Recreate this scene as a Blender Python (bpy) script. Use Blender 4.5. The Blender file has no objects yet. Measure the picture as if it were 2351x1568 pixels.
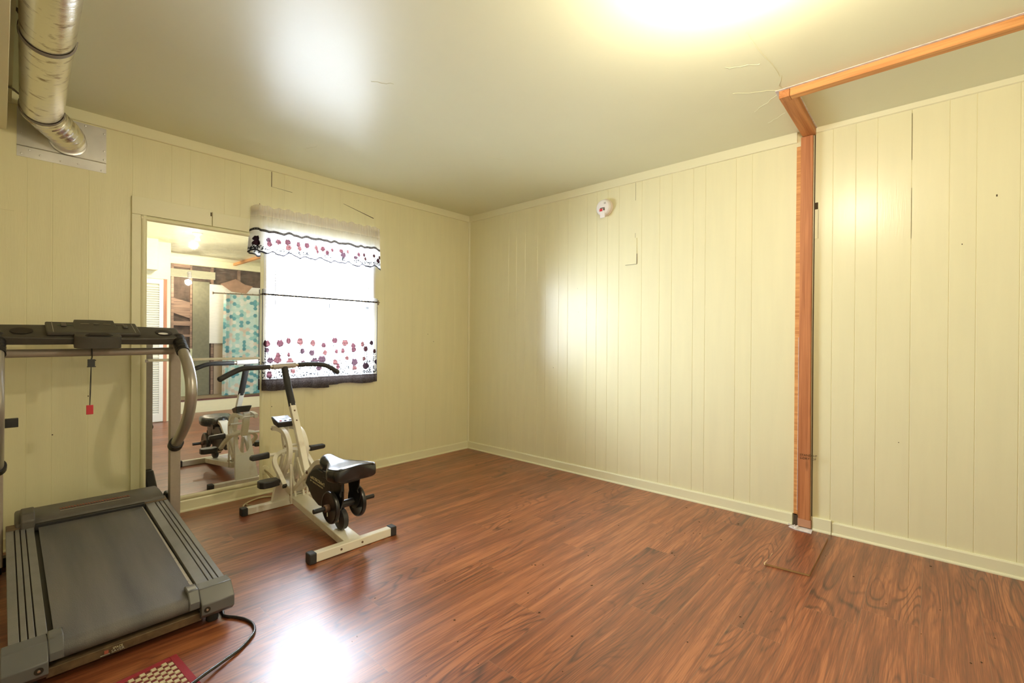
import bpy, bmesh, math, random
import numpy as np
from mathutils import Vector, Matrix, noise
R = math.radians
V = Vector
random.seed(7)
scene = bpy.context.scene
col = scene.collection

# ------------------------------------------------------------------ camera
cam_d = bpy.data.cameras.new('camera')
cam = bpy.data.objects.new('camera', cam_d)
col.objects.link(cam)
cam_d.sensor_fit = 'HORIZONTAL'
cam_d.sensor_width = 36.0
cam_d.lens = 1065.19 / 2351 * 36.0
cam_d.clip_start = 0.05
yaw, pitch, roll = 0.7367582, -0.0022467, 0.0073095
F = V((-math.sin(yaw) * math.cos(pitch), math.cos(yaw) * math.cos(pitch), math.sin(pitch)))
r0 = V((math.cos(yaw), math.sin(yaw), 0)); u0 = r0.cross(F)
rr = math.cos(roll) * r0 + math.sin(roll) * u0
uu = -math.sin(roll) * r0 + math.cos(roll) * u0
m = Matrix((rr, uu, -F)).transposed().to_4x4()
m.translation = V((3.5758, -3.2703, 1.1190))
cam.matrix_world = m
scene.camera = cam

# ------------------------------------------------------------------ world, lights, exposure
scene.view_settings.view_transform = 'Standard'
scene.view_settings.look = 'None'
scene.view_settings.gamma = 1.0
scene.view_settings.use_curve_mapping = False
scene.view_settings.exposure = 0.32
W = bpy.data.worlds.new('daylight'); scene.world = W; W.use_nodes = True
bg = W.node_tree.nodes['Background']
bg.inputs[0].default_value = (0.82, 0.88, 1.0, 1)
bg.inputs[1].default_value = 80.0
try:
    scene.cycles.use_denoising = True
    scene.cycles.denoiser = 'OPENIMAGEDENOISE'
    scene.cycles.max_bounces = 12
    scene.cycles.diffuse_bounces = 5
    scene.cycles.glossy_bounces = 5
    scene.cycles.transparent_max_bounces = 16
    scene.cycles.sample_clamp_indirect = 5.0
except Exception:
    pass

def area_light(name, loc, rot, sx, sy, power, color, portal=False):
    d = bpy.data.lights.new(name, 'AREA'); d.shape = 'RECTANGLE'
    d.size = sx; d.size_y = sy; d.energy = power; d.color = color
    o = bpy.data.objects.new(name, d); o.location = loc; o.rotation_euler = rot
    col.objects.link(o)
    if portal:
        d.cycles.is_portal = True
    return o

def point_light(name, loc, power, color, r=0.05):
    d = bpy.data.lights.new(name, 'POINT'); d.energy = power; d.color = color
    d.shadow_soft_size = r
    o = bpy.data.objects.new(name, d); o.location = loc; col.objects.link(o)
    return o

WY0, WY1, WZ0, WZ1 = -1.985, -1.11, 0.80, 1.945       # window opening in the left wall
area_light('window_portal', (-0.13, (WY0 + WY1) / 2, (WZ0 + WZ1) / 2), (0, R(-90), 0), WZ1 - WZ0, WY1 - WY0, 1.0, (1, 1, 1), portal=True)
LAMP = (3.10, -1.70, 2.25)
point_light('ceiling_bulb_light', LAMP, 41.0, (1.0, 0.87, 0.66), 0.045)
point_light('rear_fill_light', (2.3, -4.75, 2.25), 9.0, (1.0, 0.88, 0.68), 0.06)  # added fill light behind the camera, no lamp known there
point_light('alcove_bulb_light', (4.95, -1.33, 1.98), 22.0, (1.0, 0.88, 0.68), 0.04)

# ------------------------------------------------------------------ materials
def N(nt, t, **kw):
    n = nt.nodes.new(t)
    for k, v in kw.items():
        if k == 'op': n.operation = v
        elif isinstance(k, str) and hasattr(n, k): setattr(n, k, v)
    return n

def srgb(r, g, b):
    f = lambda c: (c / 255) / 12.92 if c / 255 <= 0.04045 else ((c / 255 + 0.055) / 1.055) ** 2.4
    return (f(r), f(g), f(b), 1)

def mat(name, color, rough=0.5, metal=0.0, spec=0.5, coat=0.0, var=0.0, vscale=8.0, bump=0.0, bscale=60.0, stretch=(1, 1, 1), dirt=None, dirt_amt=0.5, dscale=5.0):
    m = bpy.data.materials.new(name); m.use_nodes = True
    nt = m.node_tree; b = nt.nodes['Principled BSDF']
    b.inputs['Base Color'].default_value = color
    b.inputs['Roughness'].default_value = rough
    b.inputs['Metallic'].default_value = metal
    b.inputs['Specular IOR Level'].default_value = spec
    if coat: b.inputs['Coat Weight'].default_value = coat; b.inputs['Coat Roughness'].default_value = 0.2
    L = nt.links.new
    tc = N(nt, 'ShaderNodeTexCoord'); mp = N(nt, 'ShaderNodeMapping'); mp.inputs['Scale'].default_value = stretch
    L(tc.outputs['Object'], mp.inputs[0])
    src = None
    if var or dirt:
        nz = N(nt, 'ShaderNodeTexNoise'); nz.inputs['Scale'].default_value = vscale if var else dscale; nz.inputs['Detail'].default_value = 6
        L(mp.outputs[0], nz.inputs['Vector'])
        rp = N(nt, 'ShaderNodeValToRGB')
        if var:
            rp.color_ramp.elements[0].position = 0.3; rp.color_ramp.elements[1].position = 0.7
            rp.color_ramp.elements[0].color = tuple(c * (1 - var) for c in color[:3]) + (1,)
            rp.color_ramp.elements[1].color = tuple(min(1, c * (1 + var * .6)) for c in color[:3]) + (1,)
        else:
            rp.color_ramp.elements[0].position = 1 - dirt_amt - .12; rp.color_ramp.elements[1].position = 1 - dirt_amt + .12
            rp.color_ramp.elements[0].color = color; rp.color_ramp.elements[1].color = dirt
        L(nz.outputs[0], rp.inputs[0]); L(rp.outputs[0], b.inputs['Base Color'])
    if bump:
        nb = N(nt, 'ShaderNodeTexNoise'); nb.inputs['Scale'].default_value = bscale; nb.inputs['Detail'].default_value = 4
        L(mp.outputs[0], nb.inputs['Vector'])
        bp = N(nt, 'ShaderNodeBump'); bp.inputs['Strength'].default_value = bump; bp.inputs['Distance'].default_value = 0.004
        L(nb.outputs[0], bp.inputs['Height']); L(bp.outputs[0], b.inputs['Normal'])
    return m

WALLC = (0.79, 0.75, 0.485, 1)
M = {}
M['wall'] = mat('painted_panel_wall', WALLC, rough=0.285, spec=0.5, var=0.03, vscale=3, bump=0.10, bscale=26, stretch=(6, 6, 0.6))
M['ceiling'] = mat('painted_ceiling', (0.77, 0.775, 0.56, 1), rough=0.37, spec=0.5, bump=0.10, bscale=9, var=0.02, vscale=2)
M['trim'] = mat('painted_trim', (0.80, 0.77, 0.52, 1), rough=0.36, bump=0.1, bscale=40)
M['crack'] = mat('dark_crack', (0.07, 0.045, 0.022, 1), rough=0.9)
M['plaster_white'] = mat('bare_plaster', (0.75, 0.70, 0.66, 1), rough=0.85, var=0.2, vscale=40)
M['ivory'] = mat('ivory_metal_paint', (0.86, 0.82, 0.70, 1), rough=0.3, dirt=(0.58, 0.50, 0.36, 1), dirt_amt=0.30, dscale=9)
M['steel_grey'] = mat('grey_bar_paint', (0.50, 0.46, 0.42, 1), rough=0.35, metal=0.3)
M['foam'] = mat('black_foam', (0.025, 0.024, 0.024, 1), rough=0.6, bump=0.2, bscale=300)
M['black_plastic'] = mat('black_plastic', (0.02, 0.018, 0.016, 1), rough=0.38)
M['black_metal'] = mat('black_painted_metal', (0.018, 0.016, 0.015, 1), rough=0.28, var=0.3, vscale=30)
M['vinyl'] = mat('black_vinyl', (0.02, 0.02, 0.021, 1), rough=0.22, spec=0.6, bump=0.15, bscale=14)
M['rubber'] = mat('black_rubber', (0.03, 0.029, 0.029, 1), rough=0.55)
M['chrome'] = mat('zinc_bolt', (0.6, 0.56, 0.5, 1), rough=0.25, metal=1.0)
M['rust'] = mat('rusty_collar', (0.20, 0.12, 0.08, 1), rough=0.5, metal=0.5, var=0.3, vscale=50)
M['tm_post'] = mat('bronze_grey_frame_paint', (0.36, 0.30, 0.245, 1), rough=0.42, var=0.05, vscale=60)
M['tm_tube'] = mat('silver_grey_tube_paint', (0.42, 0.385, 0.345, 1), rough=0.3, metal=0.55)
M['tm_plastic'] = mat('dusty_black_console_plastic', (0.055, 0.048, 0.038, 1), rough=0.5, bump=0.15, bscale=400, var=0.15, vscale=20)
M['tm_dark'] = mat('black_shroud_plastic', (0.012, 0.010, 0.009, 1), rough=0.45)
M['tm_hood'] = mat('dusty_grey_hood_plastic', (0.10, 0.088, 0.076, 1), rough=0.5, bump=0.12, bscale=300, var=0.2, vscale=12)
M['tm_rail'] = mat('dusty_grey_side_rail', (0.185, 0.178, 0.172, 1), rough=0.38, bump=0.1, bscale=250, var=0.12, vscale=14)
M['tm_groove'] = mat('rail_groove_rubber', (0.02, 0.013, 0.008, 1), rough=0.8)
M['tm_under'] = mat('brown_steel_crossmember', (0.13, 0.085, 0.045, 1), rough=0.55, var=0.4, vscale=30)
M['gold_print'] = mat('pale_gold_print', (0.62, 0.56, 0.36, 1), rough=0.6)
M['white_print'] = mat('white_print', (0.42, 0.38, 0.31, 1), rough=0.6)
M['red_print'] = mat('worn_red_print', (0.36, 0.09, 0.055, 1), rough=0.6)
M['red_plastic'] = mat('red_plastic', (0.62, 0.035, 0.05, 1), rough=0.4)
M['cord_black'] = mat('black_rubber_cord', (0.02, 0.017, 0.018, 1), rough=0.22)
M['cable_tan'] = mat('tan_painted_cable', (0.50, 0.42, 0.24, 1), rough=0.5)
M['galv'] = mat('galvanised_sheet', (0.66, 0.64, 0.61, 1), rough=0.33, metal=0.8, var=0.12, vscale=6, bump=0.25, bscale=9)
M['strap'] = mat('grey_hanger_strap', (0.26, 0.23, 0.21, 1), rough=0.5, metal=0.3)
M['white_plastic'] = mat('white_plastic', (0.86, 0.83, 0.80, 1), rough=0.35)
M['vinyl_white'] = mat('white_window_vinyl', (0.85, 0.85, 0.82, 1), rough=0.4)
M['door_white'] = mat('white_painted_louvre', (0.86, 0.84, 0.76, 1), rough=0.4)
M['board_white'] = mat('white_drywall_sheet', (0.78, 0.75, 0.70, 1), rough=0.7)
M['paper'] = mat('grey_green_building_paper', (0.20, 0.19, 0.125, 1), rough=0.8, var=0.15, vscale=20)
M['darkwood'] = mat('old_dark_framing_wood', (0.10, 0.062, 0.045, 1), rough=0.8, var=0.6, vscale=9, stretch=(1, 1, .5))
M['greenwall'] = mat('pale_green_panel', (0.52, 0.53, 0.34, 1), rough=0.6)
M['rod'] = mat('brown_curtain_rod_metal', (0.22, 0.17, 0.12, 1), rough=0.35, metal=0.6)

def fibre(name, c1, c2, rough=0.55, axis='z', scale=1.0):
    """softwood: long fibres and knots along one axis"""
    m = bpy.data.materials.new(name); m.use_nodes = True; nt = m.node_tree; L = nt.links.new
    b = nt.nodes['Principled BSDF']; b.inputs['Roughness'].default_value = rough
    tc = N(nt, 'ShaderNodeTexCoord'); mp = N(nt, 'ShaderNodeMapping')
    s = {'x': (1.2, 40, 40), 'y': (40, 1.2, 40), 'z': (40, 40, 1.2)}[axis]
    mp.inputs['Scale'].default_value = tuple(v * scale for v in s)
    L(tc.outputs['Object'], mp.inputs[0])
    n1 = N(nt, 'ShaderNodeTexNoise'); n1.inputs['Scale'].default_value = 1.6; n1.inputs['Detail'].default_value = 5; n1.inputs['Distortion'].default_value = 0.6
    L(mp.outputs[0], n1.inputs['Vector'])
    rp = N(nt, 'ShaderNodeValToRGB'); rp.color_ramp.elements[0].position = 0.35; rp.color_ramp.elements[1].position = 0.62
    rp.color_ramp.elements[0].color = c2; rp.color_ramp.elements[1].color = c1
    L(n1.outputs[0], rp.inputs[0])
    # knots
    mp2 = N(nt, 'ShaderNodeMapping'); mp2.inputs['Scale'].default_value = {'x': (2.2, 9, 9), 'y': (9, 2.2, 9), 'z': (9, 9, 2.2)}[axis]
    L(tc.outputs['Object'], mp2.inputs[0])
    vo = N(nt, 'ShaderNodeTexVoronoi'); vo.inputs['Scale'].default_value = 1.3; L(mp2.outputs[0], vo.inputs['Vector'])
    kr = N(nt, 'ShaderNodeValToRGB'); kr.color_ramp.elements[0].position = 0.05; kr.color_ramp.elements[1].position = 0.16
    kr.color_ramp.elements[0].color = (0, 0, 0, 1); kr.color_ramp.elements[1].color = (1, 1, 1, 1)
    L(vo.outputs['Distance'], kr.inputs[0])
    mx = N(nt, 'ShaderNodeMixRGB'); L(kr.outputs[0], mx.inputs[0])
    mx.inputs[1].default_value = tuple(c * .35 for c in c2[:3]) + (1,)
    L(rp.outputs[0], mx.inputs[2]); L(mx.outputs[0], b.inputs['Base Color'])
    bp = N(nt, 'ShaderNodeBump'); bp.inputs['Strength'].default_value = 0.2; bp.inputs['Distance'].default_value = 0.003
    L(n1.outputs[0], bp.inputs['Height']); L(bp.outputs[0], b.inputs['Normal'])
    return m
M['stud'] = fibre('raw_redwood_stud', (0.54, 0.215, 0.078, 1), (0.38, 0.13, 0.042, 1), axis='z')
M['beam_x'] = fibre('raw_pine_plate', (0.72, 0.36, 0.12, 1), (0.52, 0.21, 0.055, 1), axis='x')
M['beam_y'] = fibre('raw_pine_plate_across', (0.58, 0.25, 0.08, 1), (0.40, 0.14, 0.035, 1), axis='y')
M['jamb'] = fibre('bare_door_jamb', (0.55, 0.24, 0.12, 1), (0.42, 0.15, 0.07, 1), axis='z')
M['plank_brown'] = fibre('old_rough_plank', (0.34, 0.21, 0.14, 1), (0.15, 0.085, 0.06, 1), axis='y')

# laminate floor: per-plank random attribute + metre UVs
def floor_material():
    m = bpy.data.materials.new('reddish_brown_laminate'); m.use_nodes = True; nt = m.node_tree; L = nt.links.new
    b = nt.nodes['Principled BSDF']
    uv = N(nt, 'ShaderNodeUVMap'); uv.uv_map = 'metres'
    at = N(nt, 'ShaderNodeAttribute'); at.attribute_name = 'plank_random'
    sc = N(nt, 'ShaderNodeVectorMath', operation='SCALE'); L(at.outputs['Vector'], sc.inputs[0]); sc.inputs['Scale'].default_value = 37.0
    ad = N(nt, 'ShaderNodeVectorMath', operation='ADD'); L(uv.outputs[0], ad.inputs[0]); L(sc.outputs[0], ad.inputs[1])
    def mth(op, a, bb, cl=False):
        q = N(nt, 'ShaderNodeMath', operation=op); q.use_clamp = cl
        for i, x in enumerate((a, bb)):
            if isinstance(x, (int, float)): q.inputs[i].default_value = x
            else: L(x, q.inputs[i])
        return q.outputs[0]
    def nse(vec, sc_, detail, dist=0.0, rough=.5):
        mp_ = N(nt, 'ShaderNodeMapping'); mp_.inputs['Scale'].default_value = sc_; L(vec, mp_.inputs[0])
        n_ = N(nt, 'ShaderNodeTexNoise'); n_.inputs['Scale'].default_value = 1.0; n_.inputs['Detail'].default_value = detail; n_.inputs['Distortion'].default_value = dist; n_.inputs['Roughness'].default_value = rough
        L(mp_.outputs[0], n_.inputs['Vector']); return n_.outputs[0]
    V0 = ad.outputs[0]
    n1 = nse(V0, (0.95, 7.0, 1.0), 1.0, 0.15, .35)            # figure field
    # fibres flow with the figure
    sp = N(nt, 'ShaderNodeSeparateXYZ'); L(V0, sp.inputs[0])
    cb = N(nt, 'ShaderNodeCombineXYZ'); L(sp.outputs[0], cb.inputs[0]); L(mth('ADD', sp.outputs[1], mth('MULTIPLY', n1, 0.06)), cb.inputs[1]); L(sp.outputs[2], cb.inputs[2])
    V1 = cb.outputs[0]
    n2 = N(nt, 'ShaderNodeMath', operation='MULTIPLY'); L(nse(V1, (9.0, 330.0, 1.0), 3, 0), n2.inputs[0]); n2.inputs[1].default_value = 1.0
    n3 = nse(V1, (1.3, 22.0, 1.0), 4, .3)
    n5 = nse(V1, (3.0, 90.0, 1.0), 3, 0)
    rings = mth('ABSOLUTE', mth('SINE', mth('MULTIPLY', n1, 58.0), 0), 0)
    line = N(nt, 'ShaderNodeMapRange'); line.inputs['From Min'].default_value = 0.0; line.inputs['From Max'].default_value = 0.62; line.inputs['To Min'].default_value = 1.0; line.inputs['To Max'].default_value = 0.0
    L(rings, line.inputs['Value'])
    mk = N(nt, 'ShaderNodeMapRange'); mk.inputs['From Min'].default_value = 0.42; mk.inputs['From Max'].default_value = 0.60; mk.inputs['To Min'].default_value = 0.15; mk.inputs['To Max'].default_value = 1.0
    L(nse(V0, (.9, 3.0, 1.0), 1.0), mk.inputs['Value'])
    fig = mth('MULTIPLY', line.outputs[0], mk.outputs[0])
    f = mth('ADD', mth('MULTIPLY', n2.outputs[0], 0.46), mth('ADD', mth('MULTIPLY', n3, 0.56), mth('MULTIPLY', n5, 0.34)))
    f = mth('SUBTRACT', mth('ADD', f, .150), mth('MULTIPLY', fig, 0.21))
    sx = N(nt, 'ShaderNodeSeparateXYZ'); L(at.outputs['Vector'], sx.inputs[0])
    f = mth('ADD', f, mth('MULTIPLY', sx.outputs[0], 0.07))
    rp = N(nt, 'ShaderNodeValToRGB'); e = rp.color_ramp.elements
    e[0].position = 0.55; e[0].color = (0.058, 0.018, 0.010, 1)
    e[1].position = 1.0; e[1].color = (0.40, 0.140, 0.055, 1)
    q = e.new(0.72); q.color = (0.145, 0.042, 0.019, 1)
    q = e.new(0.86); q.color = (0.245, 0.070, 0.027, 1)
    L(f, rp.inputs[0])
    # seams from the second UV set: x,y = 0..1 over the plank, scaled to metres in 'edge'
    ed = N(nt, 'ShaderNodeUVMap'); ed.uv_map = 'edge'
    se = N(nt, 'ShaderNodeSeparateXYZ'); L(ed.outputs[0], se.inputs[0])
    mn = mth('MINIMUM', se.outputs[0], se.outputs[1])
    sm = N(nt, 'ShaderNodeMapRange'); sm.inputs['From Min'].default_value = 0.0004; sm.inputs['From Max'].default_value = 0.0014
    L(mn, sm.inputs['Value'])
    mx = N(nt, 'ShaderNodeMixRGB'); mx.inputs[1].default_value = (0.24, 0.11, 0.06, 1); L(sm.outputs[0], mx.inputs[0]); L(rp.outputs[0], mx.inputs[2])
    L(mx.outputs[0], b.inputs['Base Color'])
    # scuffs: rougher cloudy patches
    tc = N(nt, 'ShaderNodeTexCoord'); n4 = N(nt, 'ShaderNodeTexNoise'); n4.inputs['Scale'].default_value = 2.3; n4.inputs['Detail'].default_value = 6; L(tc.outputs['Object'], n4.inputs['Vector'])
    mr = N(nt, 'ShaderNodeMapRange'); mr.inputs['From Min'].default_value = 0.3; mr.inputs['From Max'].default_value = 0.7; mr.inputs['To Min'].default_value = 0.29; mr.inputs['To Max'].default_value = 0.39
    L(n4.outputs[0], mr.inputs['Value']); L(mr.outputs[0], b.inputs['Roughness'])
    bp = N(nt, 'ShaderNodeBump'); bp.inputs['Strength'].default_value = 0.06; bp.inputs['Distance'].default_value = 0.002
    hh = mth('ADD', n2.outputs[0], mth('MULTIPLY', sm.outputs[0], 2.0)); L(hh, bp.inputs['Height']); L(bp.outputs[0], b.inputs['Normal'])
    b.inputs['Specular IOR Level'].default_value = 0.95
    return m
M['floor'] = floor_material()

def cloth_material(name, alpha=0.2, transl=0.65, rough=0.9):
    """sheer cloth: colour attribute 'print', part see-through, part translucent"""
    m = bpy.data.materials.new(name); m.use_nodes = True; nt = m.node_tree; L = nt.links.new
    nt.nodes.remove(nt.nodes['Principled BSDF']); out = nt.nodes['Material Output']
    at = N(nt, 'ShaderNodeAttribute'); at.attribute_name = 'print'
    df = N(nt, 'ShaderNodeBsdfDiffuse'); tr = N(nt, 'ShaderNodeBsdfTranslucent'); tp = N(nt, 'ShaderNodeBsdfTransparent')
    L(at.outputs['Color'], df.inputs[0]); L(at.outputs['Color'], tr.inputs[0]); L(at.outputs['Color'], tp.inputs[0])
    a = N(nt, 'ShaderNodeMixShader'); a.inputs[0].default_value = transl; L(df.outputs[0], a.inputs[1]); L(tr.outputs[0], a.inputs[2])
    bb = N(nt, 'ShaderNodeMixShader')
    mul = N(nt, 'ShaderNodeMath', operation='MULTIPLY'); L(at.outputs['Alpha'], mul.inputs[0]); mul.inputs[1].default_value = alpha
    L(mul.outputs[0], bb.inputs[0])
    L(a.outputs[0], bb.inputs[1]); L(tp.outputs[0], bb.inputs[2]); L(bb.outputs[0], out.inputs[0])
    return m
M['sheer'] = cloth_material('sheer_printed_cotton', 0.80, 0.25)
M['shower_cloth'] = cloth_material('printed_shower_cloth', 0.0, 0.25)

def pane_material():
    m = bpy.data.materials.new('clear_window_glass'); m.use_nodes = True; nt = m.node_tree; L = nt.links.new
    nt.nodes.remove(nt.nodes['Principled BSDF']); out = nt.nodes['Material Output']
    tp = N(nt, 'ShaderNodeBsdfTransparent'); tp.inputs[0].default_value = (.95, .97, .97, 1)
    gl = N(nt, 'ShaderNodeBsdfGlossy'); gl.inputs['Roughness'].default_value = 0.02
    fr = N(nt, 'ShaderNodeFresnel'); fr.inputs[0].default_value = 1.3
    mx = N(nt, 'ShaderNodeMixShader'); L(fr.outputs[0], mx.inputs[0]); L(tp.outputs[0], mx.inputs[1]); L(gl.outputs[0], mx.inputs[2]); L(mx.outputs[0], out.inputs[0])
    return m
M['pane'] = pane_material()

def blind_material():
    m = bpy.data.materials.new('white_blind_slat'); m.use_nodes = True; nt = m.node_tree; L = nt.links.new
    nt.nodes.remove(nt.nodes['Principled BSDF']); out = nt.nodes['Material Output']
    df = N(nt, 'ShaderNodeBsdfDiffuse'); tr = N(nt, 'ShaderNodeBsdfTranslucent')
    df.inputs[0].default_value = (.72, .72, .72, 1); tr.inputs[0].default_value = (.5, .5, .51, 1)
    mx = N(nt, 'ShaderNodeMixShader'); mx.inputs[0].default_value = 0.2; L(df.outputs[0], mx.inputs[1]); L(tr.outputs[0], mx.inputs[2]); L(mx.outputs[0], out.inputs[0])
    return m
M['blind'] = blind_material()

def mirror_material():
    m = bpy.data.materials.new('old_scratched_mirror'); m.use_nodes = True; nt = m.node_tree; L = nt.links.new
    b = nt.nodes['Principled BSDF']; b.inputs['Metallic'].default_value = 1.0; b.inputs['Base Color'].default_value = (0.86, 0.87, 0.83, 1)
    b.inputs['Roughness'].default_value = 0.01
    out = nt.nodes['Material Output']
    # film of dust and fine wiping scratches over the silver
    df = N(nt, 'ShaderNodeBsdfDiffuse'); df.inputs[0].default_value = (0.62, 0.58, 0.50, 1)
    tc = N(nt, 'ShaderNodeTexCoord'); mp = N(nt, 'ShaderNodeMapping'); mp.inputs['Scale'].default_value = (1, 5, 38); mp.inputs['Rotation'].default_value = (R(14), 0, 0)
    L(tc.outputs['Object'], mp.inputs[0])
    nz = N(nt, 'ShaderNodeTexNoise'); nz.inputs['Scale'].default_value = 4; nz.inputs['Detail'].default_value = 8; nz.inputs['Roughness'].default_value = .75; L(mp.outputs[0], nz.inputs['Vector'])
    mr = N(nt, 'ShaderNodeMapRange'); mr.inputs['From Min'].default_value = 0.45; mr.inputs['From Max'].default_value = 0.75; mr.inputs['To Min'].default_value = 0.03; mr.inputs['To Max'].default_value = 0.22; L(nz.outputs[0], mr.inputs['Value'])
    sp = N(nt, 'ShaderNodeSeparateXYZ'); L(tc.outputs['Object'], sp.inputs[0])
    hz = N(nt, 'ShaderNodeMapRange'); hz.inputs['From Min'].default_value = 0.9; hz.inputs['From Max'].default_value = 1.6; hz.inputs['To Min'].default_value = 0.35; hz.inputs['To Max'].default_value = 1.0; L(sp.outputs[2], hz.inputs['Value'])
    mu = N(nt, 'ShaderNodeMath', operation='MULTIPLY'); L(mr.outputs[0], mu.inputs[0]); L(hz.outputs[0], mu.inputs[1])
    g2 = N(nt, 'ShaderNodeBsdfGlossy'); g2.inputs['Roughness'].default_value = 0.28; g2.inputs[0].default_value = (.8, .78, .7, 1)
    ms = N(nt, 'ShaderNodeMixShader'); ms.inputs[0].default_value = 0.5; L(df.outputs[0], ms.inputs[1]); L(g2.outputs[0], ms.inputs[2])
    mx = N(nt, 'ShaderNodeMixShader'); L(mu.outputs[0], mx.inputs[0]); L(b.outputs[0], mx.inputs[1]); L(ms.outputs[0], mx.inputs[2]); L(mx.outputs[0], out.inputs[0])
    return m
M['mirror'] = mirror_material()

def foil_material():
    m = bpy.data.materials.new('wrinkled_foil_duct_jacket'); m.use_nodes = True; nt = m.node_tree; L = nt.links.new
    b = nt.nodes['Principled BSDF']; b.inputs['Metallic'].default_value = 1.0; b.inputs['Roughness'].default_value = 0.24
    tc = N(nt, 'ShaderNodeTexCoord'); mp = N(nt, 'ShaderNodeMapping'); mp.inputs['Scale'].default_value = (9, 5, 5); L(tc.outputs['Object'], mp.inputs[0])
    nz = N(nt, 'ShaderNodeTexNoise'); nz.inputs['Scale'].default_value = 3.4; nz.inputs['Detail'].default_value = 7; L(mp.outputs[0], nz.inputs['Vector'])
    rp = N(nt, 'ShaderNodeValToRGB'); e = rp.color_ramp.elements
    e[0].position = 0.30; e[0].color = (0.30, 0.22, 0.17, 1); e[1].position = 0.44; e[1].color = (0.86, 0.84, 0.78, 1)
    L(nz.outputs[0], rp.inputs[0]); L(rp.outputs[0], b.inputs['Base Color'])
    wv = N(nt, 'ShaderNodeTexWave'); wv.bands_direction = 'X'; wv.inputs['Scale'].default_value = 34; wv.inputs['Distortion'].default_value = 3; L(tc.outputs['Object'], wv.inputs['Vector'])
    ad = N(nt, 'ShaderNodeMath', operation='ADD'); mu = N(nt, 'ShaderNodeMath', operation='MULTIPLY'); mu.inputs[1].default_value = .10
    L(wv.outputs['Fac'], mu.inputs[0]); L(mu.outputs[0], ad.inputs[0]); L(nz.outputs[0], ad.inputs[1])
    bp = N(nt, 'ShaderNodeBump'); bp.inputs['Strength'].default_value = 0.30; bp.inputs['Distance'].default_value = 0.006; L(ad.outputs[0], bp.inputs['Height']); L(bp.outputs[0], b.inputs['Normal'])
    return m
M['foil'] = foil_material()

def belt_material():
    m = bpy.data.materials.new('dusty_walking_belt'); m.use_nodes = True; nt = m.node_tree; L = nt.links.new
    b = nt.nodes['Principled BSDF']; b.inputs['Roughness'].default_value = 0.55
    tc = N(nt, 'ShaderNodeTexCoord'); mp = N(nt, 'ShaderNodeMapping'); mp.inputs['Scale'].default_value = (0.9, 9, 1); L(tc.outputs['Object'], mp.inputs[0])
    nz = N(nt, 'ShaderNodeTexNoise'); nz.inputs['Scale'].default_value = 1.2; nz.inputs['Detail'].default_value = 3; L(mp.outputs[0], nz.inputs['Vector'])
    rp = N(nt, 'ShaderNodeValToRGB'); e = rp.color_ramp.elements
    e[0].position = 0.3; e[0].color = (0.085, 0.083, 0.086, 1); e[1].position = 0.72; e[1].color = (0.165, 0.152, 0.143, 1)
    L(nz.outputs[0], rp.inputs[0]); L(rp.outputs[0], b.inputs['Base Color'])
    wv = N(nt, 'ShaderNodeTexVoronoi'); wv.inputs['Scale'].default_value = 320; L(tc.outputs['Object'], wv.inputs['Vector'])
    bp = N(nt, 'ShaderNodeBump'); bp.inputs['Strength'].default_value = 0.35; bp.inputs['Distance'].default_value = 0.0015; L(wv.outputs['Distance'], bp.inputs['Height']); L(bp.outputs[0], b.inputs['Normal'])
    return m
M['belt'] = belt_material()

def emis(name, colr, s):
    m = bpy.data.materials.new(name); m.use_nodes = True; b = m.node_tree.nodes['Principled BSDF']
    b.inputs['Base Color'].default_value = (1, 1, 1, 1); b.inputs['Emission Color'].default_value = colr; b.inputs['Emission Strength'].default_value = s
    return m
M['bulb'] = emis('lit_bulb_glass', (1, .86, .62, 1), 12.0)

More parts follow.
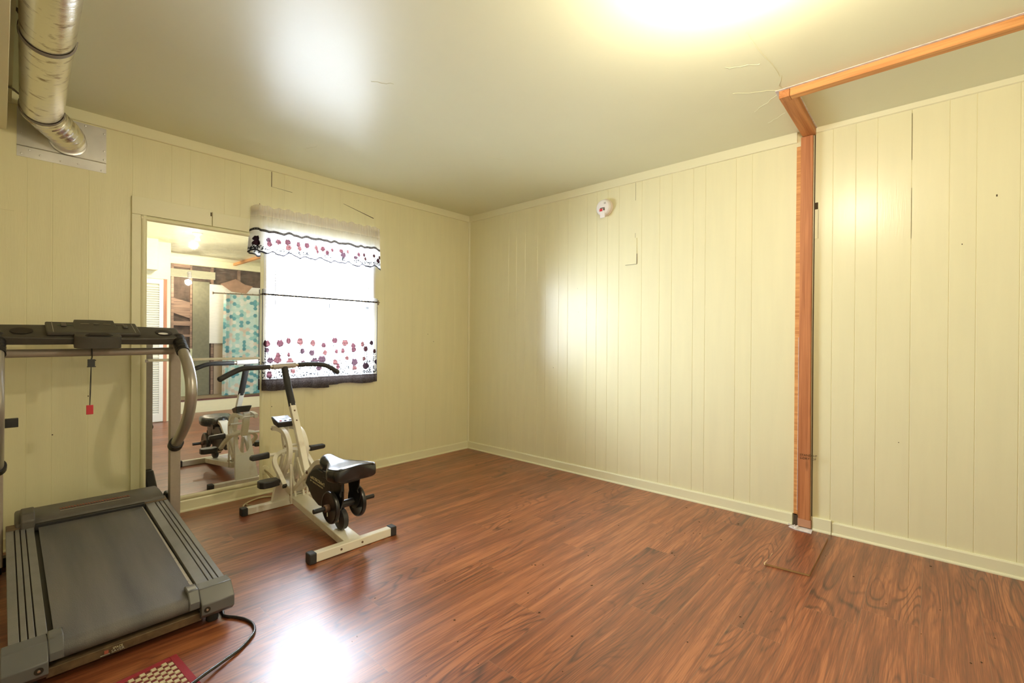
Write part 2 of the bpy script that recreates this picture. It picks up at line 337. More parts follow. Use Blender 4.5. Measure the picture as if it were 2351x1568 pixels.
# ------------------------------------------------------------------ mesh helpers
class MB:
    def __init__(s): s.v = []; s.f = []; s.mi = []
    def add(s, vs, fs, mi=0):
        o = len(s.v); s.v += [V(p) for p in vs]
        for f in fs: s.f.append([i + o for i in f]); s.mi.append(mi)
        return s
    def box(s, x0, x1, y0, y1, z0, z1, mi=0, rot=None, piv=None):
        vs = [V((x, y, z)) for x in (x0, x1) for y in (y0, y1) for z in (z0, z1)]
        if rot is not None:
            c = V(piv) if piv else V(((x0 + x1) / 2, (y0 + y1) / 2, (z0 + z1) / 2))
            vs = [c + rot @ (p - c) for p in vs]
        return s.add(vs, [(0, 1, 3, 2), (4, 6, 7, 5), (0, 4, 5, 1), (2, 3, 7, 6), (0, 2, 6, 4), (1, 5, 7, 3)], mi)
    def hexa(s, bot, top, mi=0):
        """8 corners: four bottom, four top, same order around"""
        return s.add(list(bot) + list(top), [(3, 2, 1, 0), (4, 5, 6, 7), (0, 1, 5, 4), (1, 2, 6, 5), (2, 3, 7, 6), (3, 0, 4, 7)], mi)
    def sweep(s, pts, prof, n, cap=True, mi=0, scales=None):
        """prof: 2D (a,b): a along side n, b along t x n"""
        pts = [V(p) for p in pts]; n = V(n).normalized(); k = len(prof); o = len(s.v)
        for i, p in enumerate(pts):
            a = pts[max(i - 1, 0)]; c = pts[min(i + 1, len(pts) - 1)]
            t = (c - a).normalized(); sd = (n - n.dot(t) * t).normalized(); th = t.cross(sd)
            q = 1.0
            if 0 < i < len(pts) - 1:
                t1 = (p - a).normalized(); t2 = (c - p).normalized(); d = max(.3, math.sqrt(max(0, (1 + t1.dot(t2)) / 2))); q = 1 / d
            sc = scales[i] if scales else 1.0
            for (u, w) in prof: s.v.append(p + sd * u * sc + th * w * sc * (q if len(prof) == 4 else 1))
        for i in range(len(pts) - 1):
            for j in range(k):
                s.f.append([o + i * k + j, o + i * k + (j + 1) % k, o + (i + 1) * k + (j + 1) % k, o + (i + 1) * k + j]); s.mi.append(mi)
        if cap:
            s.f.append([o + j for j in range(k)][::-1]); s.mi.append(mi)
            s.f.append([o + (len(pts) - 1) * k + j for j in range(k)]); s.mi.append(mi)
        return s
    def rbar(s, pts, w, h, n=(0, 1, 0), mi=0, scales=None):
        return s.sweep(pts, [(-w / 2, -h / 2), (w / 2, -h / 2), (w / 2, h / 2), (-w / 2, h / 2)], n, True, mi, scales)
    def tube(s, pts, r, seg=16, mi=0, n=None, cap=True, scales=None):
        pts = [V(p) for p in pts]
        if n is None:
            d = (pts[-1] - pts[0]); d = d.normalized() if d.length > 1e-6 else V((1, 0, 0))
            n = min(((1, 0, 0), (0, 1, 0), (0, 0, 1)), key=lambda a: max(abs((pts[i + 1] - pts[i]).normalized().dot(V(a))) for i in range(len(pts) - 1)))
        return s.sweep(pts, [(r * math.cos(2 * math.pi * i / seg), r * math.sin(2 * math.pi * i / seg)) for i in range(seg)], n, cap, mi, scales)
    def prism(s, poly, y0, y1, mi=0, axis='y'):
        """polygon given in the two other axes, extruded between y0 and y1"""
        def P(a, b, t): return {'y': (a, t, b), 'x': (t, a, b), 'z': (a, b, t)}[axis]
        k = len(poly); vs = [P(a, b, y0) for a, b in poly] + [P(a, b, y1) for a, b in poly]
        fs = [list(range(k))[::-1], [k + i for i in range(k)]] + [[i, (i + 1) % k, k + (i + 1) % k, k + i] for i in range(k)]
        return s.add(vs, fs, mi)
    def lathe(s, c, axis, prof, seg=32, mi=0):
        """prof: list of (radius, distance along axis)"""
        c = V(c); ax = V(axis).normalized(); a = ax.orthogonal().normalized(); b = ax.cross(a); o = len(s.v); k = len(prof)
        for i in range(seg):
            t = 2 * math.pi * i / seg; d = a * math.cos(t) + b * math.sin(t)
            for r, h in prof: s.v.append(c + d * r + ax * h)
        for i in range(seg):
            j = (i + 1) % seg
            for q in range(k - 1): s.f.append([o + i * k + q, o + j * k + q, o + j * k + q + 1, o + i * k + q + 1]); s.mi.append(mi)
        s.f.append([o + i * k for i in range(seg)][::-1]); s.mi.append(mi)
        s.f.append([o + i * k + k - 1 for i in range(seg)]); s.mi.append(mi)
        return s
    def build(s, name, mats, parent=None, origin=None, bevel=0.0, smooth=35, kind=None, bseg=2):
        if not isinstance(mats, (list, tuple)): mats = [mats]
        me = bpy.data.meshes.new(name)
        if parent is not None: off = ROOT[parent.name]
        elif origin is not None: off = V(origin)
        else:
            lo = V([min(p[i] for p in s.v) for i in range(3)]); hi = V([max(p[i] for p in s.v) for i in range(3)])
            off = V(((lo.x + hi.x) / 2, (lo.y + hi.y) / 2, lo.z))
        me.from_pydata([p - off for p in s.v], [], s.f)
        for mm in mats: me.materials.append(mm)
        me.polygons.foreach_set('material_index', s.mi)
        bm = bmesh.new(); bm.from_mesh(me); bmesh.ops.recalc_face_normals(bm, faces=bm.faces); bm.to_mesh(me); bm.free()
        if smooth:
            me.polygons.foreach_set('use_smooth', [True] * len(me.polygons))
            me.set_sharp_from_angle(angle=R(smooth))
        o = bpy.data.objects.new(name, me); col.objects.link(o)
        if parent is not None: o.parent = parent; ROOT[o.name] = off
        else: o.location = off; ROOT[o.name] = off
        if bevel:
            md = o.modifiers.new('bevel', 'BEVEL'); md.width = bevel; md.segments = bseg; md.limit_method = 'ANGLE'; md.angle_limit = R(40)
        if kind: o['kind'] = kind
        return o
ROOT = {}

def tag(o, label, cat, group=None):
    o['label'] = label; o['category'] = cat
    if group: o['group'] = group
    return o
def thing(name, label, cat, loc, group=None):
    o = bpy.data.objects.new(name, None); o.location = loc; o.empty_display_size = 0.1; col.objects.link(o)
    ROOT[o.name] = V(loc)
    return tag(o, label, cat, group)
def smoothp(pts, n=8):
    """Catmull-Rom through the points"""
    P = [V(p) for p in pts]; P = [P[0] * 2 - P[1]] + P + [P[-1] * 2 - P[-2]]; out = []
    for i in range(1, len(P) - 2):
        for k in range(n):
            t = k / n; a, b, c, d = P[i - 1], P[i], P[i + 1], P[i + 2]
            out.append(0.5 * ((2 * b) + (c - a) * t + (2 * a - 5 * b + 4 * c - d) * t * t + (3 * b - a - 3 * c + d) * t ** 3))
    out.append(P[-2]); return out
def arcp(pts, n=6, rad=0.03):
    """polyline with rounded corners"""
    P = [V(p) for p in pts]; out = [P[0]]
    for i in range(1, len(P) - 1):
        a, b, c = P[i - 1], P[i], P[i + 1]; d1 = min(rad, (a - b).length * .49); d2 = min(rad, (c - b).length * .49)
        s = b + (a - b).normalized() * d1; e = b + (c - b).normalized() * d2
        for k in range(n + 1):
            t = k / n; out.append((1 - t) ** 2 * s + 2 * t * (1 - t) * b + t * t * e)
    out.append(P[-1]); return out

def text_mesh(body, size, origin, xdir, ydir, material, name, parent, extrude=0.0006, shear=0.0, bold=0.0, width=None):
    """flat lettering laid on a surface, as its own thin mesh"""
    cu = bpy.data.curves.new('t', 'FONT'); cu.body = body; cu.size = size; cu.extrude = extrude; cu.shear = shear; cu.offset = bold; cu.resolution_u = 3
    to = bpy.data.objects.new('t', cu); col.objects.link(to)
    bpy.context.view_layer.update()
    me = bpy.data.meshes.new_from_object(to.evaluated_get(bpy.context.evaluated_depsgraph_get()))
    bpy.data.objects.remove(to)
    X = V(xdir).normalized(); Y = V(ydir).normalized(); Z = X.cross(Y); off = ROOT[parent.name]; O = V(origin)
    w = max(v.co.x for v in me.vertices) if me.vertices else 1
    sx = (width / w) if width else 1.0
    for v in me.vertices: v.co = O + X * v.co.x * sx + Y * v.co.y + Z * v.co.z - off
    me.materials.clear(); me.materials.append(material)
    o = bpy.data.objects.new(name, me); col.objects.link(o); o.parent = parent
    ROOT[o.name] = off
    return o

# ================================================================== THE ROOM
H = 2.4
XR, YB = 4.07, -5.6            # right-hand wall, wall behind the camera
AX, AY = 5.45, -1.73           # alcove back wall, alcove edge

# ---- floor, plank by plank (boards run along y)
def make_floor():
    verts, faces, uvm, uve, rnd = [], [], [], [], []
    w = 0.1855; x = 3.5455 - 20 * w; L = 1.22; k = 0
    stag = [0.0, 0.55, 0.21, 0.87, 0.40, 1.02, 0.13, 0.70]
    while x < 4.64:
        x0, x1 = max(x, -0.01), min(x + w, 4.64)
        if x1 > x0:
            y = -5.65 - stag[k % 8]
            if abs(x - 3.36) < .03: y = -0.83 - 5 * L - .002
            while y < 0.01:
                y0, y1 = max(y, -5.65), min(y + L, 0.01)
                if y1 > y0:
                    o = len(verts); verts += [(x0, y0, 0), (x1, y0, 0), (x1, y1, 0), (x0, y1, 0)]
                    # split into four triangles-fans by centre so that edge distance interpolates
                    cx, cy = (x0 + x1) / 2, (y0 + y1) / 2
                    e = min(w, x1 - x0, y1 - y0) / 2
                    rr = (random.random(), random.random(), random.random())
                    # inner ring for edge distance
                    verts += [(x0 + e * .98, y0 + e, 0), (x1 - e * .98, y0 + e, 0), (x1 - e * .98, y1 - e, 0), (x0 + e * .98, y1 - e, 0)] if y1 - y0 > 2.1 * e else [(cx - .001, cy - .001, 0), (cx + .001, cy - .001, 0), (cx + .001, cy + .001, 0), (cx - .001, cy + .001, 0)]
                    ring = [(0, 1, 5, 4), (1, 2, 6, 5), (2, 3, 7, 6), (3, 0, 4, 7), (4, 5, 6, 7)]
                    for f in ring:
                        faces.append([o + i for i in f]); rnd.append(rr)
                        for i in f:
                            p = verts[o + i]; uvm.append((p[1], p[0] - x0))
                            uve.append((0.0, 0.0) if i < 4 else (e, e))
                y += L
        x += w; k += 1
    me = bpy.data.meshes.new('floor'); me.from_pydata(verts, [], faces)
    me.uv_layers.new(name='metres'); me.uv_layers.new(name='edge'); me.attributes.new('plank_random', 'FLOAT_VECTOR', 'FACE')
    me.uv_layers['metres'].data.foreach_set('uv', [c for q in uvm for c in q])
    me.uv_layers['edge'].data.foreach_set('uv', [c for q in uve for c in q])
    me.attributes['plank_random'].data.foreach_set('vector', [c for q in rnd for c in q])
    me.materials.append(M['floor'])
    o = bpy.data.objects.new('floor', me); col.objects.link(o); o['kind'] = 'structure'
    return o
make_floor()
MB().box(-0.2, AX + .2, -5.8, 0.2, -0.12, -0.004).build('floor', M['darkwood'], kind='structure', smooth=0)

# ---- panelled walls with V grooves
def grooved(axis, const, a0, a1, z0, z1, grooves, name, inward, hole=None, material=None, gd=.0017):
    """profile along one axis, extruded up; grooves cut 5 mm deep away from the room"""
    pts = [(a0, 0.0)]
    for g in sorted(grooves):
        if a0 + .01 < g < a1 - .01:
            pts += [(g - .0022, 0.0), (g - .0007, gd), (g + .0007, gd), (g + .0022, 0.0)]
    pts.append((a1, 0.0))
    if hole:
        ha, hb, hz0, hz1 = hole
        def ins(v):
            for i in range(len(pts) - 1):
                if pts[i][0] < v < pts[i + 1][0]:
                    pts.insert(i + 1, (v, 0.0)); return
        ins(ha); ins(hb)
    mb = MB()
    def P(a, d, z): return (const - inward * d, a, z) if axis == 'y' else (a, const - inward * d, z)
    for (p, q) in zip(pts[:-1], pts[1:]):
        rng = [(z0, z1)]
        if hole and p[0] >= ha - 1e-6 and q[0] <= hb + 1e-6: rng = [(z0, hz0), (hz1, z1)]
        for (s, t) in rng: mb.add([P(p[0], p[1], s), P(q[0], q[1], s), P(q[0], q[1], t), P(p[0], p[1], t)], [(0, 1, 2, 3)])
    # back of the wall
    t = .12
    segs = [(a0, a1, z0, z1)] if not hole else [(a0, ha, z0, z1), (hb, a1, z0, z1), (ha, hb, z0, hz0), (ha, hb, hz1, z1)]
    for (a, b, s, e) in segs:
        mb.add([P(a, t, s), P(b, t, s), P(b, t, e), P(a, t, e)], [(3, 2, 1, 0)])
    if hole:
        for (A, B) in (((ha, hz0), (hb, hz0)), ((hb, hz0), (hb, hz1)), ((hb, hz1), (ha, hz1)), ((ha, hz1), (ha, hz0))):
            mb.add([P(A[0], 0, A[1]), P(B[0], 0, B[1]), P(B[0], t, B[1]), P(A[0], t, A[1])], [(0, 1, 2, 3)])
    mb.add([P(a0, 0, z1), P(a1, 0, z1), P(a1, t, z1), P(a0, t, z1)], [(0, 1, 2, 3)])
    o = mb.build(name, material or M['wall'], kind='structure', smooth=0, origin=(0, 0, 0))
    return o
gl = [-3.179, -3.082, -2.935, -2.741, -2.547, -2.447, -2.25, -2.153, -2.05, -1.947, -1.858, -1.70, -1.56, -1.421, -1.30, -1.20, -1.108, -1.001, -0.85, -0.706, -0.55, -0.38, -0.2,
      -3.33, -3.45, -3.6, -3.8, -3.9, -4.1, -4.2, -4.4, -4.55, -4.7, -4.9, -5.0, -5.2, -5.4]
wall_left = grooved('y', 0.0, YB, 0.0, 0.0, H, gl, 'wall_left', 1, hole=(WY0, WY1, WZ0, WZ1), gd=.0011)
gr = [0.56, 0.66, 0.769, 0.915, 1.01, 1.154, 1.252, 1.445, 1.538, 1.639, 1.741, 1.933, 2.075, 2.168, 2.323, 2.407, 2.605, 2.703, 3.137, 3.245, 3.342, 3.486, 3.634, 3.733, 3.881, 3.98, 4.1, 4.2, 4.4, 4.55]
wall_right = grooved('x', 0.0, 0.0, AX, 0.0, H, gr, 'wall_right', -1)
wall_side = MB().box(XR, XR + .12, YB, AY, 0, H).build('wall_side', M['wall'], kind='structure', smooth=0)
MB().box(0, XR, YB - .12, YB, 0, H).build('wall_rear', M['wall'], kind='structure', smooth=0)
MB().box(AX, AX + .12, -3.0, 0, 0, H).build('wall_alcove', M['darkwood'], kind='structure', smooth=0)
MB().box(XR + .12, AX, -3.1, -3.0, 0, H).build('wall_alcove', M['darkwood'], kind='structure', smooth=0)
ceil = MB().box(-.15, AX + .2, YB - .2, 0.15, H, H + .1).build('ceiling', M['ceiling'], kind='structure', smooth=0)

# patched-over pieces and cracks in the paint
def bits(parent, name, material, boxes):
    for b in boxes:
        mb = MB(); mb.box(*b); mb.build(name, material, parent, smooth=0)
bits(wall_right, 'crack', M['crack'], [(1.8788, 1.8801, -.0010, .0, 2.20, 2.335), (1.879, 1.8800, -.0010, .0, 1.913, 1.95)])
bits(wall_right, 'crack', M['crack'], [(1.8925, 1.8945, -.004, .0, 1.712, 1.79), (1.798, 1.892, -.0038, .0, 1.7102, 1.7115), (3.4851, 3.4864, -.0010, 0, 2.10, 2.35), (3.4852, 3.4862, -.0008, 0, 1.68, 1.95)])
bits(wall_right, 'patch_panel', M['wall'], [(1.796, 1.892, -.0035, 0, 1.712, 1.911)])
bits(wall_right, 'nail_hole', M['crack'], [(0.905, 0.908, -.001, 0, 1.95, 1.954), (1.10, 1.104, -.001, 0, .88, .885), (3.68, 3.684, -.001, 0, 1.62, 1.626), (3.44, 3.444, -.001, 0, .58, .584), (3.8, 3.805, -.001, 0, 1.84, 1.85), (1.35, 1.353, -.001, 0, 1.56, 1.563), (1.36, 1.3625, -.001, 0, 1.36, 1.363)])
bits(wall_left, 'crack', M['crack'], [(0, .0012, -1.949, -1.945, 2.225, 2.335)])
for (ya, za, yb, zb, w) in [(-1.947, 2.226, -1.80, 2.218, .002), (-1.39, 2.225, -1.115, 2.158, .006), (-3.27, 2.0, -3.235, 1.995, .002)]:
    MB().hexa([(0, ya, za), (0, yb, zb), (.0014, yb, zb), (.0014, ya, za)], [(0, ya, za + w * .3), (0, yb, zb + w), (.0014, yb, zb + w), (.0014, ya, za + w * .3)]).build('crack', M['crack'], wall_left, smooth=0)
mbp = MB(); mbp.box(0, .003, -3.33, -3.225, 1.78, 2.0); mbp.build('patch_panel', M['wall'], wall_left, smooth=0)
for (y, z) in [(-.53, 1.17), (-.46, 1.10), (-1.94, .62), (-2.935, .78), (-3.08, .58), (-2.03, 2.05), (-2.03, 2.08), (-2.01, 2.03)]:
    MB().box(0, .0012, y, y + .005, z, z + .006).build('nail_hole', M['crack'], wall_left, smooth=0)

# ceiling patches and hairline cracks (raised tape ridges)
for (x0, y0, x1, y1) in [(3.0, -1.2, 3.02, -.75), (3.02, -.75, 2.96, -.45), (2.80, -.74, 2.99, -.62), (2.83, -.45, 2.99, -.60), (2.86, -.26, 2.95, -.33), (1.50, -2.05, 1.56, -1.95), (.42, -1.9, .55, -1.86), (1.25, -1.0, 1.32, -.88), (2.85, -1.0, 2.98, -.92)]:
    d = V((x1 - x0, y1 - y0, 0)); pts = [V((x0, y0, H - .0008)) + d * (i / 8) + V((random.uniform(-.008, .008), random.uniform(-.008, .008), 0)) for i in range(9)]
    MB().tube(pts, .0009, 6).build('tape_ridge', M['ceiling'], ceil)

# ---- cornices, baseboards, corner bead
def strip(name, prof, a, b, fixed, axis, material=None, bevel=0.0):
    """prof: (distance into the room, z)"""
    mb = MB()
    if axis == 'y': pts = [(p[0], a, p[1]) for p in prof] + [(p[0], b, p[1]) for p in prof]
    else: pts = [(a, -p[0], p[1]) for p in prof] + [(b, -p[0], p[1]) for p in prof]
    k = len(prof)
    mb.add(pts, [list(range(k)), [k + i for i in range(k)][::-1]] + [[i, (i + 1) % k, k + (i + 1) % k, k + i] for i in range(k)])
    return mb.build(name, material or M['trim'], kind='structure', smooth=0, bevel=bevel)
corn = [(0, 2.338), (.011, 2.338), (.014, 2.342), (.014, 2.4), (0, 2.4)]
strip('trim_1', corn, YB, 0, 0, 'y')
strip('trim_2', corn, 0.014, 2.955, 0, 'x')
strip('trim_3', [(0, 2.368), (.008, 2.372), (.010, 2.40), (0, 2.4)], 3.052, AX, 0, 'x')
base = [(0, .0), (.020, .0), (.020, .006), (.016, .013), (.012, .013), (.012, .066), (.008, .074), (0, .074)]
strip('baseboard_left', base, YB, 0, 0, 'y')
strip('baseboard_right', base, .012, 2.945, 0, 'x')
bb2 = strip('baseboard_right', base, 3.146, AX, 0, 'x')
strip('baseboard_right', [(0, 0), (.022, 0), (.022, .006), (.018, .014), (.016, .014), (.015, .078), (.012, .081), (0, .081)], 3.052, 3.1435, 0, 'x')
MB().prism([(0, 0), (.016, 0), (.012, -.010), (.010, -.014), (0, -.016)], .074, 2.338, axis='z').build('trim_4', M['trim'], kind='structure', smooth=0)
MB().box(XR - .012, XR, YB, -2.66, 0, .074).build('baseboard_side', M['trim'], kind='structure', smooth=0)

# ---- scars of the removed partition: stud in the wall, plate pieces in the ceiling, sole-plate patch
st = thing('wood_stud', 'reddish raw wood stud standing exposed between the two runs of cream wall panelling', 'wood stud', (2.999, -.012, 0))
mb = MB(); mb.rbar([(3.008, -.008, .055), (3.006, -.008, 1.2), (3.008, -.010, 2.358)], .062, .028, n=(1, 0, 0)); mb.build('stud_face', M['stud'], st, bevel=.0015)
mb = MB(); mb.rbar([(2.963, -.003, .07), (2.962, -.003, 1.2), (2.964, -.003, 2.31)], .022, .014, n=(1, 0, 0)); mb.build('ragged_edge', M['beam_x'], st)
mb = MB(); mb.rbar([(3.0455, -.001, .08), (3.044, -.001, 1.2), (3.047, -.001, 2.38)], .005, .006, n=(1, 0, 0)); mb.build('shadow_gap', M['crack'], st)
mb = MB(); mb.box(2.975, 3.045, -.022, .0, .008, .056); mb.build('sole_block', mat('pale_sole_block', (.50, .25, .14, 1), rough=.8), st, bevel=.003)
mb = MB(); mb.box(2.950, 2.972, -.010, .0, .004, .075); mb.build('dark_gap', M['crack'], st)
mb = MB(); mb.rbar([(2.9715, -.012, .10), (2.9722, -.012, .9), (2.9712, -.012, 1.15)], .0022, .005, n=(1, 0, 0)); mb.build('paint_smear', M['plaster_white'], st, smooth=0)
stamp = text_mesh('STAND HF\nS-DRY  DF', .019, (2.984, -.0228, .435), (1, 0, .05), (0, 0, 1), M['crack'], 'grade_stamp', st, extrude=.0003)
pl = tag(MB().hexa([(2.985, -.545, 2.362), (3.055, -.560, 2.362), (3.050, .0, 2.360), (2.984, .0, 2.360)], [(2.985, -.545, 2.4), (3.055, -.56, 2.4), (3.050, .0, 2.4), (2.984, 0, 2.4)]).build('ceiling_plate', M['beam_y'], bevel=.002),
         'short orange-brown wood plate set in the ceiling from the stud out to the long one', 'wood plate')
lp = thing('ceiling_plate', 'long orange wood plate along the ceiling, running off at the top right', 'wood plate', (3.5, -.585, 2.36))
mb = MB(); mb.box(3.034, AX, -.607, -.560, 2.360, 2.4); mb.build('plate_run', M['beam_x'], lp, bevel=.002)
mb = MB(); mb.box(2.985, 3.0325, -.607, -.548, 2.361, 2.4); mb.build('plate_end', M['beam_y'], lp, bevel=.002)
mb = MB(); mb.box(2.971, 4.6, -.621, -.607, 2.3975, 2.4); mb.box(2.970, 2.985, -.61, 0, 2.3975, 2.4); mb.box(3.052, 3.058, -.55, 0, 2.3975, 2.4); mb.build('plaster_edge', M['plaster_white'], ceil, smooth=0)
mb = MB(); mb.prism([(2.943, -.012), (3.052, -.012), (3.056, -.082), (2.975, -.078), (2.935, -.055)], .0005, .004, axis='z')
tag(mb.build('floor_patch', M['plaster_white'], smooth=0), 'small dusty white patch on the floor at the foot of the wood stud', 'floor patch')
mb = MB()
for i in range(16):
    x = 2.925 + random.random() * .05; y = -.016 - random.random() * .05; s = random.uniform(.004, .011)
    mb.box(x, x + s, y, y + s * .8, .0045, .0045 + s * .7, rot=Matrix.Rotation(random.random() * 3, 3, V((random.random(), random.random(), 1)).normalized()))
tag(mb.build('debris', M['plaster_white'], smooth=0), 'crumbs of broken plaster at the foot of the wood stud', 'debris')['kind'] = 'stuff'

# loose floor piece
lpm = bpy.data.materials.new('loose_board_laminate'); lpm = M['floor']
def plank_piece():
    A = V((2.960, -.690, .0012)); B = V((3.146, -.668, .0012)); C = V((3.142, -.108, .0012)); D = V((2.956, -.135, .0012))
    h = V((0, 0, .009))
    mb = MB(); mb.hexa([A, B, C, D], [A + h, B + h, C + h, D + h], 0)
    o = mb.build('loose_floor_board', [M['floor'], mat('fibreboard_edge', (.40, .25, .10, 1), rough=.8)], origin=(3.05, -.4, 0), smooth=0)
    me = o.data
    for nm in ('metres', 'edge'): me.uv_layers.new(name=nm)
    me.attributes.new('plank_random', 'FLOAT_VECTOR', 'FACE')
    nf = len(me.polygons)
    me.attributes['plank_random'].data.foreach_set('vector', [.45, .62, .31] * nf)
    me.polygons.foreach_set('material_index', [0 if min(me.vertices[v].co.z for v in p.vertices) > .005 else 1 for p in me.polygons])
    me.uv_layers['metres'].data.foreach_set('uv', [c for l in me.loops for c in (me.vertices[l.vertex_index].co.y, me.vertices[l.vertex_index].co.x + .1)])
    me.uv_layers['edge'].data.foreach_set('uv', [.05] * (2 * len(me.loops)))
    return o
tag(plank_piece(), 'loose offcut of reddish laminate lying on the floor below the wood stud', 'floor board')
mb = MB(); mb.prism([(2.948, -.665), (2.956, -.69), (2.965, -.68), (2.961, -.60), (2.957, -.50), (2.951, -.52), (2.955, -.60)], .0004, .0016, axis='z')
mb.build('floor', mat('chipped_floor_core', (.62, .45, .25, 1), rough=.8), kind='structure', smooth=0)
# crumbs of dirt
mb = MB()
for i in range(90):
    x = random.uniform(1.6, 3.9); y = random.uniform(-2.4, -.12); s = random.uniform(.0015, .0045)
    if 2.94 < x < 3.16 and y > -.7: continue
    mb.box(x, x + s * random.uniform(1, 2.6), y, y + s, .0002, .0002 + s * .35, rot=Matrix.Rotation(random.random() * 3, 3, 'Z'))
d = tag(mb.build('floor_dirt', M['crack'], smooth=0), 'dark crumbs of dirt scattered over the laminate floor', 'dirt'); d['kind'] = 'stuff'

# switch-box hole beside the stud
mb = MB(); mb.box(3.046, 3.064, -.0015, 0, 1.915, 1.955); mb.build('hole', M['crack'], wall_right, smooth=0)
mb = MB(); mb.box(3.046, 3.064, -.0022, 0, 1.74, 1.913); mb.build('patch_panel', M['wall'], wall_right, smooth=0)
mb = MB(); mb.box(3.0645, 3.0658, -.0012, 0, 1.74, 1.913); mb.build('crack', M['crack'], wall_right, smooth=0)

# ================================================================== SMOKE ALARM
sm = thing('smoke_alarm', 'round white smoke alarm with a hanging tab and red sticker, high on the right wall', 'smoke alarm', (1.615, 0, 2.19))
mb = MB(); mb.lathe((1.615, 0, 2.19), (0, -1, 0), [(.066, 0), (.070, .002), (.070, .010), (.066, .013)], 40); mb.build('mount_ring', mat('aged_white_plastic', (.80, .70, .58, 1), rough=.4), sm)
mb = MB(); mb.lathe((1.612, 0, 2.19), (0, -1, 0), [(.060, .013), (.064, .016), (.063, .030), (.058, .037), (.050, .040), (.0, .041)], 40); mb.build('cover', M['white_plastic'], sm)
mb = MB(); mb.box(1.590, 1.634, -.042, -.036, 2.105, 2.165); mb.build('battery_tab', M['white_plastic'], sm, bevel=.008)
mb = MB(); mb.box(1.586, 1.612, -.0425, -.0412, 2.158, 2.178); mb.build('sticker', M['red_plastic'], sm, smooth=0)
mb = MB(); mb.box(1.590, 1.632, -.0425, -.0412, 2.180, 2.186); mb.box(1.620, 1.632, -.0425, -.0412, 2.162, 2.178); mb.build('label_print', M['crack'], sm, smooth=0)
mb = MB()
for k in range(3):
    for j in range(2): mb.box(1.626 + k * .006, 1.629 + k * .006, -.0425, -.040, 2.214 + j * .007, 2.218 + j * .007)
mb.build('sound_holes', mat('grey_hole', (.3, .28, .27, 1)), sm, smooth=0)

# ================================================================== WINDOW with blind, rods, curtains
wn = MB(); t = .035
for (a, b, c, d_) in [(WY0, WY1, WZ0, WZ0 + t), (WY0, WY1, WZ1 - t, WZ1), (WY0, WY0 + t, WZ0, WZ1), (WY1 - t, WY1, WZ0, WZ1), (WY0, WY1, 1.375, 1.41)]:
    wn.box(-.115, -.075, a, b, c, d_)
win = wn.build('window_1', M['vinyl_white'], kind='structure', bevel=.003)
MB().box(-.097, -.093, WY0 + t, WY1 - t, WZ0 + t, WZ1 - t).build('pane', M['pane'], win, smooth=0)
MB().box(-.118, .012, WY0 - .0, WY1 + .0, WZ0 - .02, WZ0).build('sill', M['vinyl_white'], win, smooth=0)
cs = MB()
for (a, b) in ((WY0 - .012, WY0 + .006), (WY1 - .006, WY1 + .012)): cs.box(-.07, .006, a, b, WZ0 - .03, WZ1 + .0)
cs.build('casing', M['vinyl_white'], win, bevel=.002)

bl = thing('window_blind', 'white horizontal slat blind hanging in the window behind the curtains', 'window blind', (-.045, -1.55, 1.4))
mb = MB(); mb.box(-.065, -.03, WY0 + .012, WY1 - .012, 1.895, 1.935); mb.build('head_rail', M['vinyl_white'], bl, bevel=.002)
nsl = 44
for i in range(nsl):
    z = .845 + i * (1.885 - .845) / (nsl - 1); a = R(9); c, s_ = math.cos(a) * .0125, math.sin(a) * .0125
    prof = [(-.047 - c, z + s_), (-.047 - c * .4, z + s_ * .4 + .0016), (-.047 + c * .4, z - s_ * .4 + .0016), (-.047 + c, z - s_)]
    mb = MB()
    vs = [(x, WY0 + .016, zz) for x, zz in prof] + [(x, WY1 - .016, zz) for x, zz in prof]
    mb.add(vs, [(0, 1, 5, 4), (1, 2, 6, 5), (2, 3, 7, 6)]); mb.build('slat', M['blind'], bl, smooth=60)
mb = MB(); mb.box(-.058, -.036, WY0 + .016, WY1 - .016, .822, .834); mb.build('bottom_rail', M['vinyl_white'], bl, bevel=.002)
mb = MB(); mb.tube([(-.022, -1.908, 1.89), (-.020, -1.908, 1.215)], .0032, 8); mb.build('tilt_wand', mat('grey_wand', (.18, .17, .17, 1), rough=.3), bl)

def rod(y0, y1, z0, z1, x, label):
    r = thing('curtain_rod', label, 'curtain rod', (x, (y0 + y1) / 2, z0))
    pts = arcp([(0.004, y0, z0), (x, y0, z0), (x, y1, z1), (0.004, y1, z1)], rad=.02)
    mb = MB(); mb.tube(pts, .005, 10, n=(0, 0, 1)); mb.build('bar', M['rod'], r)
    for (y, z) in ((y0, z0), (y1, z1)):
        mb = MB(); mb.box(0, .006, y - .008, y + .008, z - .02, z + .02); mb.build('bracket', M['rod'], r, bevel=.001)
    return r
rod(-2.022, -1.068, 1.436, 1.438, .034, 'thin brown rod across the middle of the window carrying the two lower curtains')
rod(-2.070, -1.090, 2.015, 2.035, .062, 'thin brown rod above the window inside the top ruffle of the valance')

